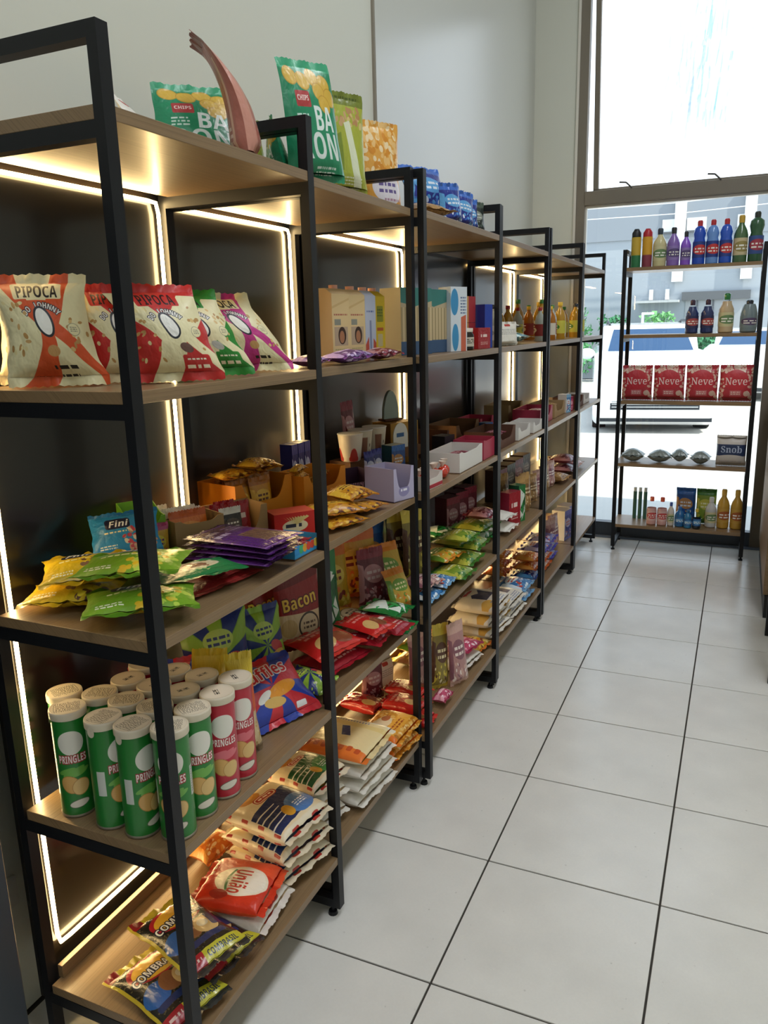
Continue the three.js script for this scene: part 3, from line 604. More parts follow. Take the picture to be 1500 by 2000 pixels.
const sugarFilm = film('sugar', 320, 256, (c, w, h) => {
  fill(c, '#d63a22', 0, 0, w, h); poly(c, '#e8552f', 0, 0, 120, 0, 60, h, 0, h); oval(c, '#efe2cb', 176, 112, 100, 86); oval(c, '#f3ead9', 176, 112, 92, 78); 
  txt(c, 'União', 180, 116, 76, '#c9301f', { sx: 0.78 }); c.strokeStyle = '#2f7a3c'; c.lineWidth = 8; c.beginPath(); c.moveTo(104, 146); c.quadraticCurveTo(180, 168, 250, 144); c.stroke(); oval(c, '#b02d26', 276, 160, 26, 30); print(c, '#f2dccb', 60, 216, 110, 1, 20); txt(c, '♥', 250, 226, 30, '#f3d9c9');
}, { rough: 0.3 });
function riceFilm(key, a, b) {
  return film('rice_' + key, 288, 384, (c, w, h) => {
    fill(c, '#e9d6ae', 0, 0, w, h); poly(c, a, 0, 170, w, 110, w, 300, 0, 330); for (let i = 0; i < 4; i++) poly(c, '#ece7da', 0, 196 + i * 32, 130, 186 + i * 28, 130, 191 + i * 28, 0, 204 + i * 32);
    oval(c, '#c98a3a', 110, 66, 56, 34); oval(c, '#dca552', 110, 52, 34, 22); fill(c, '#b5362c', 92, 92, 124, 46, 20); fill(c, '#e9d8b4', 97, 97, 114, 36, 16); fill(c, '#b5362c', 103, 102, 102, 26, 12); print(c, '#f3e6cf', 116, 109, 76, 1, 13);
    oval(c, b, 206, 262, 74, 62, -0.3); oval(c, '#dba032', 132, 268, 26, 36); print(c, '#eef2f6', 176, 246, 64, 3, 9); fill(c, '#e9dcc0', 0, 336, w, 48); fill(c, '#b5362c', 50, 350, 44, 18, 8); fill(c, '#b5362c', 176, 350, 44, 18, 8);
    for (const q of [0, w - 10]) { fill(c, '#e9dcc0', q, 0, 10, h); for (let y = 30; y < h; y += 90) fill(c, '#b5362c', q + 2, y, 6, 34, 3); }
  }, { rough: 0.32 });
}
const navyRice = riceFilm('navy', '#1f2f5c', '#4f7db8'), greenRice = riceFilm('green', '#1f5a34', '#3d8f4a');
const creamRice = film('cream', 384, 288, (c, w, h) => { fill(c, '#f0dba4', 0, 0, w, h); poly(c, '#ea7c33', 0, 0, 96, 0, 60, h, 0, h); for (let i = 0; i < 7; i++) fill(c, '#c9542a', 30 + (i % 2) * 6, 20 + i * 34, 44, 20, 8); poly(c, '#2f3a72', 170, 130, 270, 100, 276, 130, 176, 164); oval(c, '#3a3f66', 150, 90, 18, 14); fill(c, '#ead08a', 280, 0, 40, h); print(c, '#8a86a8', 326, 30, 20, 14, 8); fill(c, '#efe6cf', 350, 0, 34, h); }, { rough: 0.35 });
const flourFilm = film('flour', 256, 256, (c, w, h) => { fill(c, '#e7e0d2', 0, 0, w, h); poly(c, '#26305a', 70, 90, 110, 70, 150, 96, 200, 70, 190, 170, 80, 170); fill(c, '#c23b34', 100, 14, 90, 34, 8); oval(c, '#d7a94e', 40, 190, 50, 30); print(c, '#7f86a0', 60, 196, 140, 3, 9); }, { rough: 0.5 });
const whiteFilm = film('white', 192, 192, (c, w, h) => { fill(c, '#e6e1d6', 0, 0, w, h); print(c, '#a8a4a0', 20, 60, 150, 4, 8); fill(c, '#b5362c', 60, 20, 60, 18, 8); }, { rough: 0.5 });
const redPack = film('redpack', 256, 192, (c, w, h) => { fill(c, '#c02020', 0, 0, w, h); fill(c, '#a01518', 0, 0, w, 20); print(c, '#e88a80', 40, 40, 150, 2, 16); oval(c, '#8a4a30', 180, 130, 50, 34); oval(c, '#d8b070', 90, 130, 50, 32); fill(c, '#d33a32', 0, h - 26, w, 26); }, { rough: 0.22, coat: 0.6 });
const crimson = film('crimson', 192, 192, (c, w, h) => { fill(c, '#a11d2c', 0, 0, w, h); print(c, '#f0d9d2', 40, 60, 112, 1, 34); print(c, '#e2b9b0', 40, 130, 110, 2, 10); }, { rough: 0.3 });
const ringFilm = film('ring', 192, 224, (c, w, h) => { fill(c, '#d8d2c6', 0, 0, w, h); fill(c, '#d59b3c', 0, 0, w, 92, 20); oval(c, '#ccc3b4', 96, 130, 74, 46, 0, '#3a352f', 6); print(c, '#4a4440', 54, 116, 84, 2, 14); fill(c, '#a3202a', 0, 190, w, 34); });
const greenFoil = film('greenfoil', 192, 224, (c, w, h) => { fill(c, '#1f7a3a', 0, 0, w, h); for (let i = 0; i < 14; i++) poly(c, ['#e6efe6', '#0f5a2a', '#2f9a50'][i % 3], rr(0, w), rr(0, h), rr(0, w), rr(0, h), rr(0, w), rr(0, h)); print(c, '#e9f2dc', 40, 60, 110, 2, 14); }, { rough: 0.25, coat: 0.6 });
function loudFilm(key, base, ...cols) {
  return film('loud_' + key, 192, 256, (c, w, h) => {
    fill(c, base, 0, 0, w, h); fill(c, cols[0], 0, 0, w, 44); oval(c, cols[1], 96, 110, 70, 40, 0.1); print(c, cols[2] ?? '#fff', 44, 96, 104, 2, 16);
    specks(c, cols, 26, 10, 160, 170, 80, 6, 16); fill(c, cols[0], 0, 236, w, 20); poly(c, cols[1], 0, 60, 30, 70, 20, 220, 0, 230);
  });
}
const goldFilm = loudFilm('gold', '#c9a02c', '#d8732a', '#e2c65a', '#7a2a20'), goldFilm2 = loudFilm('gold2', '#d3ac3a', '#e58a2a', '#6f9a34', '#f0e2a8'), blueFilm = loudFilm('blue', '#1f4f94', '#2a66b4', '#b8854e', '#dfe6ee'), oliveFilm = loudFilm('olive', '#8a7a34', '#d8c24a', '#5a3a28', '#e8dcae'), maroonFilm = loudFilm('maroon', '#6a2230', '#8a2a3c', '#b8848a', '#d8c0c4');
const leafFilm = loudFilm('leaf', '#7f9a30', '#3f7a2c', '#c2c04a', '#e8ecc0'), darkFilm = loudFilm('dark', '#2c3430', '#49584c', '#8a8f84', '#d6dad2'), skyFilm = loudFilm('sky', '#2f74b0', '#7ab0d8', '#e4eef4', '#c8463a'), orangeFilm = loudFilm('orange', '#d8752a', '#c05a1c', '#e8a04a', '#f2d2a0'), violetFilm = loudFilm('violet', '#2c2f86', '#4a4ab0', '#c8c4e4', '#d86a3a'), tanFilm = loudFilm('tan', '#a8804c', '#c49a60', '#7c5a34', '#ecd8b0'), roseFilm = loudFilm('rose', '#b88a86', '#d0a89c', '#8a5a66', '#f0e0d8'), pinkFilm = loudFilm('pink', '#c2456a', '#a02a4c', '#e8a0b0', '#fbe4ea');
const indigoFilm = loudFilm('indigo', '#20308a', '#3a6ac0', '#5aa0d8', '#e0e8f4');
// cartons and trays
const milkCard = card('milk', 192, 384, (c, w, h) => { fill(c, '#dcc08c', 0, 0, w, h); poly(c, '#cfae78', 0, 70, w, 20, w, 32, 0, 84); print(c, '#a85a4a', 20, 112, 150, 1, 12); fill(c, '#8a8a7c', 24, 142, 70, 34); fill(c, '#b79f84', 20, 186, 150, 108); oval(c, '#3a2318', 106, 236, 44, 50); oval(c, '#a8714e', 104, 244, 28, 36); print(c, '#a8a070', 24, 312, 130, 3, 9); });
const milkCard2 = card('milk2', 128, 384, (c, w, h) => { fill(c, '#b9bfd2', 0, 0, w, h); print(c, '#5a6aa0', 20, 90, 84, 1, 14); fill(c, '#8088a8', 52, 150, 22, 190); poly(c, '#b84a38', 0, 300, 40, 250, 44, h, 0, h); poly(c, '#b84a38', w, 290, 96, 260, 88, h, w, h); });
const yellowCard = card('yellowcard', 128, 384, (c, w, h) => { fill(c, '#d8b61c', 0, 0, w, h); fill(c, '#8a8a1c', 20, 60, 84, 100, 8); print(c, '#4f5a14', 26, 80, 70, 3, 12); fill(c, '#b85a2a', 20, 196, 84, 20); fill(c, '#c9b88a', 30, 236, 64, 80, 6); });
const redCard = card('redcard', 160, 160, (c, w, h) => { fill(c, '#a83238', 0, 0, w, h); fill(c, '#c9955a', 62, 0, 40, h); oval(c, '#7c1f28', 34, 80, 22, 34); });
const kraft = mat(0xa98a5e, 0.8), kraftDark = mat(0x7a5638, 0.8), orangeCard = mat(0xdf8a18, 0.6), purpleCard = mat(0x3f2a4a, 0.55), lilacCard = mat(0xb3acc8, 0.5), redTray = mat(0xb8201c, 0.5), blueCard = mat(0x202a78, 0.5), whiteCard = mat(0xe4e0da, 0.6), pinkCard = mat(0xb0344e, 0.5), brownCard = mat(0x5e3a28, 0.7), tealCard = mat(0x2a6a70, 0.5), limeCard = mat(0x78b82c, 0.5);
const redBoxCard = card('redbox', 192, 128, (c, w, h) => { fill(c, '#c42018', 0, 0, w, h); oval(c, '#e8d9b0', 96, 74, 60, 34); for (let i = 0; i < 9; i++) poly(c, '#d9c27a', 96, 74, 40 + i * 14, 20, 52 + i * 14, 30); print(c, '#2a2a3a', 52, 62, 88, 1, 26); });
const rainbowCard = card('rainbow', 256, 64, (c, w, h) => { fill(c, '#2f8fd0', 0, 0, w, h); ['#3fb07a', '#e2a23a', '#d84a34', '#d84a34', '#e8c24a', '#d84a34'].forEach((q, i) => oval(c, q, 60 + i * 34, 26, 20, 20)); fill(c, '#3aa0d8', 0, 46, w, 18); });
const lilacFront = card('lilacfront', 128, 128, (c, w, h) => { fill(c, '#b3acc8', 0, 0, w, h); oval(c, '#8d86b0', 64, 90, 34, 22); print(c, '#e8e4f0', 44, 82, 40, 1, 12); });
const darkFront = card('darkfront', 256, 64, (c, w, h) => { fill(c, '#4a2f56', 0, 0, w, h); txt(c, 'KERS', 170, 34, 46, '#2a1a30', { stroke: '#d0a8b8', sw: 4 }); });
const labelCard = card('labelcard', 128, 160, (c, w, h) => { fill(c, '#e8e6e0', 0, 0, w, h); print(c, '#3f6aa0', 28, 64, 74, 1, 34); });
const tealCardF = card('tealbox', 192, 256, (c, w, h) => { fill(c, '#b9a888', 0, 0, w, h); poly(c, '#3a7a74', 0, 0, w, 0, w, 50, 90, 70, 0, 56); for (let i = 0; i < 16; i++) fill(c, i % 2 ? '#cdb890' : '#a8946c', i * 12, 74, 10, 130); fill(c, '#3a567a', 0, 204, w, 52); });
const stripeCard = card('stripebox', 128, 256, (c, w, h) => { fill(c, '#d6dde4', 0, 0, w, h); oval(c, '#3f8fc0', 30, 60, 30, 52); oval(c, '#3f8fc0', 36, 200, 26, 54); poly(c, '#c8644a', 80, 120, 120, 110, 120, h, 80, h); print(c, '#6a7a9a', 76, 40, 44, 6, 8); });
const tissueFilm = film('tissue', 256, 288, (c, w, h) => {
  fill(c, '#b8323e', 0, 0, w, h); specks(c, ['#e6c9b8', '#d9a89a', '#f0e0d2'], 36, 0, 0, w, 60, 8, 20); specks(c, ['#e6c9b8', '#d9a89a'], 16, 0, 60, 40, 220, 8, 16); specks(c, ['#e6c9b8', '#e2b8a8'], 16, 220, 60, 36, 220, 8, 16); oval(c, '#c22f3c', 128, 120, 96, 84);
  txt(c, 'Neve', 130, 128, 78, '#f4e6e2', { italic: true, serif: true, weight: 'normal', sx: 0.95 }); fill(c, '#c86a70', 84, 200, 90, 46, 4); oval(c, '#d8b9a8', 212, 226, 22, 22); print(c, '#f0dcd4', 92, 210, 72, 2, 10);
}, { rough: 0.4 });
const towelFilm = film('towel', 256, 256, (c, w, h) => { fill(c, '#cfcac4', 0, 0, w, h); fill(c, '#26385e', 0, 70, w, 96); c.fillStyle = '#cfcac4'; c.beginPath(); c.ellipse(128, 196, 150, 40, 0, 0, 7); c.fill(); txt(c, 'Snob', 130, 112, 74, '#aebcd4', { serif: true }); print(c, '#9aa0a8', 30, 210, 190, 2, 8); }, { rough: 0.5 });
function canPrint(key, base, lip) {
  return film('can_' + key, 512, 448, (c, w, h) => {
    fill(c, base, 0, 0, w, h);
    for (const x of [128, 384]) {
      oval(c, '#e6e2d6', x, 112, 62, 54); txt(c, 'PRINGLES', x, 186, 46, '#f0e9e2', { stroke: '#a8242c', sw: 9, sx: 0.62 });
      for (let i = 0; i < 4; i++) oval(c, lip, x + (i - 1.5) * 22, 240 + (i % 2) * 10, 44, 12, -0.3);
      oval(c, '#d8a860', x - 22, 302, 46, 38, 0.5, '#b98438', 3); oval(c, '#dfb976', x + 26, 316, 42, 36, -0.4, '#bb8a44', 3); oval(c, '#e2d9c8', x + 10, 392, 48, 18, -0.15, '#54604a', 3);
    }
    fill(c, '#c9ccc4', 226, 150, 60, 130); print(c, '#70766c', 232, 156, 48, 11, 7); fill(c, '#c9ccc4', 2, 190, 40, 110);
  }, { rough: 0.35, bump: 0.0004, coat: 0.5 });
}
const lidGreen = card('lidgreen', 192, 192, (c, w, h) => { fill(c, '#dcd2bd', 0, 0, w, h); c.strokeStyle = '#8a8272'; c.lineWidth = 4; for (let i = 0; i < 16; i++) { const y = 24 + i * 10; c.beginPath(); c.moveTo(24 + rr(0, 20), y); for (let x = 40; x < 168; x += 12) c.lineTo(x, y + rr(-5, 5)); c.stroke(); } });
const lidRed = card('lidred', 192, 192, (c, w, h) => { fill(c, '#ddd0bb', 0, 0, w, h); print(c, '#4a453e', 60, 84, 76, 3, 9); fill(c, '#33302c', 70, 96, 16, 16); fill(c, '#33302c', 110, 92, 18, 14); });
// ---------------------------------------------------------------- goods on the two nearest units
const [Y1, Y2, Y3, Y4, Y5] = SHELF.map(y => y + 0.0005);
// top boards
put(bag(chipsFilm, 0.2, 0.19, 0.06, { kind: 'stand', k: 3 }), 'chips_bag', 'green chips bag half hidden behind the brown pouch on the nearest top board', 'chips bag', 'green chips bags', -0.185, Y5, 0.02, 48, -20);
put(bag(brownFilm, 0.12, 0.245, 0.065, { kind: 'stand', k: 2, bend: 0.085 }), 'brown_pouch', 'brown pink pouch seen edge-on, its top curling over', 'pouch', undefined, -0.085, Y5, 0.0, 126, -3);
put(bag(whiteFilm, 0.1, 0.17, 0.05, { kind: 'stand', k: 6, bend: 0.04 }), 'silver_pouch', 'pale silver pouch leaning behind the green chips bag', 'pouch', undefined, -0.3, Y5, 0.05, 110, -12);
put(bag(limeFilm, 0.13, 0.17, 0.05, { kind: 'stand', k: 4 }), 'lime_bag', 'yellow green snack bag beside the half hidden green chips bag', 'snack bag', undefined, -0.235, Y5, -0.215, 50, -16);
put(bag(chipsFilm, 0.13, 0.15, 0.06, { kind: 'stand', k: 5 }), 'chips_bag', 'small dark green bag leaning against the tall lettered chips bag', 'chips bag', 'green chips bags', -0.17, Y5, -0.255, 130, -12);
put(bag(chipsFilm, 0.165, 0.275, 0.06, { kind: 'stand', k: 1, bend: 0.015 }), 'chips_bag', 'tall green chips bag with white lettering standing on the top board', 'chips bag', 'green chips bags', -0.1, Y5, -0.27, 62, -3, 2);
put(bag(limeFilm, 0.14, 0.255, 0.055, { kind: 'stand', k: 2 }), 'lime_bag', 'tall yellow green bag standing next to the lettered green chips bag', 'snack bag', undefined, -0.09, Y5, -0.47, 58, -3, -2);
put(bag(noodleFilm, 0.19, 0.29, 0.08, { kind: 'stand', k: 3 }), 'pasta_bag', 'clear bag of orange pasta with a white label on the top board', 'pasta bag', undefined, -0.2, Y5, -0.93, 62);
put(bag(tanFilm, 0.18, 0.2, 0.06, { flat: true, k: 2 }), 'pasta_bag', 'brown bag lying behind the frame bar near the orange pasta', 'pasta bag', undefined, -0.12, Y5, -1.06, 70);
// nearest unit, popcorn
{
  const G = 'popcorn bags on the nearest unit';
  const o = popcornFilm('orange', '#d7562a', '#7c4a2a'), r = popcornFilm('red', '#c4302c', '#6e5048', { block: true, ink: '#2a1216' }), gn = popcornFilm('green', '#2f8a34', '#b9b9b0', { block: true }), pk = popcornFilm('pink', '#c23a86', '#7a4a5a');
  put(bag(o, 0.17, 0.2, 0.08, { k: 1, wrinkle: 0.016, bend: 0.02, lean: 0 }), 'popcorn_bag', 'orange and cream popcorn bag, cut off by the picture edge', 'popcorn bag', G, -0.315, Y4, 0.4, 36, -6);
  put(bag(o, 0.175, 0.205, 0.085, { k: 2, wrinkle: 0.016, bend: 0.025, lean: 0.16 }), 'popcorn_bag', 'whole orange and cream popcorn bag at the end of its shelf', 'popcorn bag', G, -0.225, Y4, 0.452, 38, -8);
  put(bag(r, 0.165, 0.19, 0.07, { k: 3, wrinkle: 0.016, bend: 0.03, lean: 0.2 }), 'popcorn_bag', 'red popcorn bag squeezed between the orange bag and the post', 'popcorn bag', G, -0.155, Y4, 0.385, 42, -8);
  put(bag(r, 0.165, 0.185, 0.07, { k: 4, wrinkle: 0.016, bend: 0.035, lean: 0.3 }), 'popcorn_bag', 'red popcorn bag with cream cross beside the green popcorn bag', 'popcorn bag', G, -0.07, Y4, 0.315, 46, -8);
  put(bag(gn, 0.165, 0.185, 0.07, { k: 5, wrinkle: 0.016, bend: 0.035, lean: 0.4 }), 'popcorn_bag', 'green popcorn bag between the red and the pink one', 'popcorn bag', G, -0.085, Y4, 0.165, 46, -10);
  put(bag(pk, 0.17, 0.185, 0.07, { k: 6, wrinkle: 0.018, bend: 0.04, lean: 0.55 }), 'popcorn_bag', 'pink and cream popcorn bag slumped at the end of the row', 'popcorn bag', G, -0.08, Y4, 0.008, 48, -12);
}
// nearest unit, sweets on the middle board
{
  const yel = candyFilm('yellow', '#d8b81c', '#b89a12', ['#6a4638', '#8a6a54', '#e6cf3a']), grn = candyFilm('green', '#77a32a', '#4f7f1c', ['#e0b62a', '#d8c84a', '#b9d24e']), blu = candyFilm('blue', '#2f8fc8', '#1f6fa8', ['#c9a48a', '#e8d8c0', '#c84a5a']);
  put(bag(yel, 0.19, 0.15, 0.045, { flat: true, k: 1, wrinkle: 0.014 }), 'candy_bag', 'yellow candy bag at the front corner of its shelf', 'candy bag', 'candy bags', -0.3, Y3, 0.405, 30, 0, 0);
  put(bag(yel, 0.17, 0.14, 0.045, { flat: true, k: 7, wrinkle: 0.014 }), 'candy_bag', 'yellow candy bag lying over the other yellow one', 'candy bag', 'candy bags', -0.285, Y3 + 0.04, 0.385, 44, 8, 0);
  put(bag(grn, 0.21, 0.16, 0.04, { flat: true, k: 2, wrinkle: 0.014 }), 'candy_bag', 'green candy bag lying lowest beside the near post', 'candy bag', 'candy bags', -0.11, Y3, 0.425, 40);
  put(bag(grn, 0.21, 0.16, 0.04, { flat: true, k: 3, wrinkle: 0.014 }), 'candy_bag', 'green candy bag lying uppermost with its badge showing', 'candy bag', 'candy bags', -0.14, Y3 + 0.045, 0.4, 26, 0, 3);
  put(bag(blu, 0.21, 0.16, 0.03, { flat: true, k: 4 }), 'candy_bag', 'blue candy bag lying under the leaning blue one', 'candy bag', 'candy bags', -0.3, Y3, 0.27, 30);
  put(bag(blu, 0.15, 0.115, 0.03, { k: 5 }), 'candy_bag', 'blue candy bag leaning against the small green box', 'candy bag', 'candy bags', -0.285, Y3 + 0.055, 0.26, 40, -44, 4);
  put(tray(limeCard, mat(0xd8c04a, 0.6), 0.085, 0.12, 0.09, { dip: 0.85, back: 1.2 }), 'candy_box', 'small lime green display box behind the blue candy bags', 'display box', undefined, -0.345, Y3, 0.15, 60);
  for (let i = 0; i < 3; i++) put(bag(loudFilm('fruit', '#d8a83a', '#c2487a', '#e8d04a', '#7a3a8a'), 0.06, 0.1, 0.018, { k: i }), 'candy_packet', NTH[i] + ' yellow and purple sweet packet standing in the lime green box', 'candy packet', 'packets in the lime box', -0.368 + i * 0.02, Y3 + 0.004, 0.138 + i * 0.011, 60);
  // kraft trays with upright packets
  put(tray(kraft, kraftDark, 0.13, 0.1, 0.11, { dip: 0.9 }), 'cardboard_tray', 'plain brown cardboard tray with black and white packets', 'tray', 'cardboard trays', -0.315, Y3, 0.06, 66);
  const bw = loudFilm('bw', '#2c2622', '#e8e4dc', '#5a4a40', '#f2ece0'), rd = crimson;
  for (let i = 0; i < 6; i++) put(bag(i < 4 ? bw : orangeFilm, 0.1, 0.105, 0.014, { k: i }), 'snack_packet', i < 4 ? NTH[i] + ' black and white packet standing in the plain cardboard tray' : NTH[i - 4] + ' orange packet standing in the plain cardboard tray', 'packet', i < 4 ? 'black and white packets' : 'orange packets', -0.35 + i * 0.014, Y3 + 0.012, 0.078 - i * 0.006, 66, -14);
  put(tray(kraft, kraftDark, 0.15, 0.095, 0.1, { dip: 0.35 }), 'cardboard_tray', 'brown cardboard tray with red packets, beside the orange display box', 'tray', 'cardboard trays', -0.27, Y3, -0.082, 66);
  for (let i = 0; i < 5; i++) put(bag(i === 0 ? bw : rd, 0.062, 0.1, 0.016, { k: i }), 'snack_packet', i === 0 ? 'black packet with white oval in front of the red packets' : NTH[i - 1] + ' red packet standing in the cardboard tray', 'packet', i === 0 ? undefined : 'red packets in the tray', -0.24 - (i > 2 ? (i - 2) * 0.02 : 0), Y3 + 0.006, (i < 3 ? [-0.03, -0.07, -0.11][i] : [-0.055, -0.1][i - 3]), 66, -8);
  // purple chocolate slabs on red and green ones
  put(bag(redChoc, 0.26, 0.13, 0.012, { flat: true, k: 1, wrinkle: 0.003 }), 'chocolate_slab', 'flat red chocolate pack lying under the purple stack', 'chocolate', 'flat chocolate packs', -0.125, Y3, 0.215, 82);
  put(bag(redChoc, 0.26, 0.13, 0.012, { flat: true, k: 2, wrinkle: 0.003 }), 'chocolate_slab', 'flat red chocolate pack at the shelf edge below the purple stack', 'chocolate', 'flat chocolate packs', -0.135, Y3 + 0.0005, 0.082, 90);
  put(bag(mintChoc, 0.2, 0.12, 0.014, { flat: true, k: 3, wrinkle: 0.005 }), 'chocolate_slab', 'green pack with a biscuit picture beside the green candy', 'chocolate', 'flat chocolate packs', -0.105, Y3 + 0.0125, 0.268, 70, 0, -3);
  for (let i = 0; i < 4; i++) put(bag(purpleChoc, 0.15, 0.235, 0.011, { flat: true, k: i % 2, wrinkle: 0.003 }), 'chocolate_bar', ['lowest purple chocolate bar of the stack', 'second lowest purple chocolate bar of the stack', 'third purple chocolate bar of the stack from below', 'topmost purple chocolate bar of the stack'][i], 'chocolate', 'purple chocolate bars', -0.132 + 0.004 * (i % 2), Y3 + 0.014 + i * 0.0125, 0.085 - i * 0.003, 94 - i * 2);
  // orange displays
  put(tray(orangeCard, orangeCard, 0.22, 0.13, 0.15, { dip: 0.55 }), 'display_box', 'orange open display box nearest the light strip', 'display box', 'orange display boxes', -0.31, Y3, -0.272, 78);
  for (let i = 0; i < 7; i++) put(bag(loudFilm('honey', '#c98a1e', '#a8641a', '#e2b23a', '#5a2a18'), 0.085, 0.13, 0.022, { k: i }), 'snack_packet', NTH[i] + ' amber packet standing in the nearer orange display box', 'packet', 'amber packets', -0.355 + (i % 2) * 0.045, Y3 + 0.006, -0.19 - i * 0.027, 78, -8);
  put(tray(orangeCard, orangeCard, 0.22, 0.12, 0.12, { dip: 0.6 }), 'display_box', 'orange open display box on the second unit, behind the yellow packs', 'display box', 'orange display boxes', -0.265, Y3, -0.49, 84);
  for (let i = 0; i < 6; i++) put(bag(loudFilm('honey', '#c98a1e', '#a8641a', '#e2b23a', '#5a2a18'), 0.09, 0.035, 0.03, { k: i, flat: true }), 'snack_packet', NTH[i] + ' amber packet lying in the orange display box on the second unit', 'packet', 'amber packets lying down', -0.285 + (i % 2) * 0.035, Y3 + 0.05 + (i > 2 ? 0.035 : 0), -0.42 - (i % 3) * 0.07, 84 + i * 5);
  [[-0.33, -0.21, 70], [-0.3, -0.27, 100], [-0.33, -0.335, 60]].forEach(([x, z, a], i) => put(bag(loudFilm('honey', '#c98a1e', '#a8641a', '#e2b23a', '#5a2a18'), 0.12, 0.08, 0.03, { flat: true, k: i + 2, wrinkle: 0.014 }), 'snack_packet', NTH[i] + ' amber packet lying loose on top of the nearer orange display box', 'packet', 'loose amber packets', x, Y3 + 0.131, z, a, 0, 0));
  put(carton(redBoxCard, mat(0xb81d18, 0.5), 0.115, 0.062, 0.07), 'gum_box', 'bright red gum box with a pale burst badge', 'box', undefined, -0.165, Y3 + 0.002, -0.225, 52);
  put(tray(rainbowCard, kraftDark, 0.135, 0.034, 0.11, { dip: 0.85, front: rainbowCard }), 'gum_tray', 'low blue tray with coloured dots at the shelf edge', 'tray', undefined, -0.078, Y3, -0.072, 90);
  for (let i = 0; i < 6; i++) put(bag(i % 2 ? crimson : loudFilm('wafer', '#8a6a50', '#d8ccb4', '#5a3a2a', '#f0e6d0'), 0.1, 0.022, 0.014, { flat: true, k: i }), 'gum_stick', NTH[i] + ' narrow wrapped bar lying in the low blue tray', 'bar', 'bars in the blue tray', -0.082, Y3 + 0.004 + (i > 3 ? 0.014 : 0), -0.022 - (i % 4) * 0.03, 4 + i * 2);
  for (let i = 0; i < 3; i++) put(bag(loudFilm('wafer', '#8a6a50', '#d8ccb4', '#5a3a2a', '#f0e6d0'), 0.17, 0.024, 0.016, { flat: true, k: i }), 'wafer_bar', NTH[i] + ' long brown wafer bar lying behind the purple stack', 'bar', 'wafer bars', -0.235, Y3 + 0.001 + (i === 2 ? 0.016 : 0), -0.035 - 0.0 + i * 0.0 + (i === 1 ? 0.03 : 0) - 0.06, 70);
}
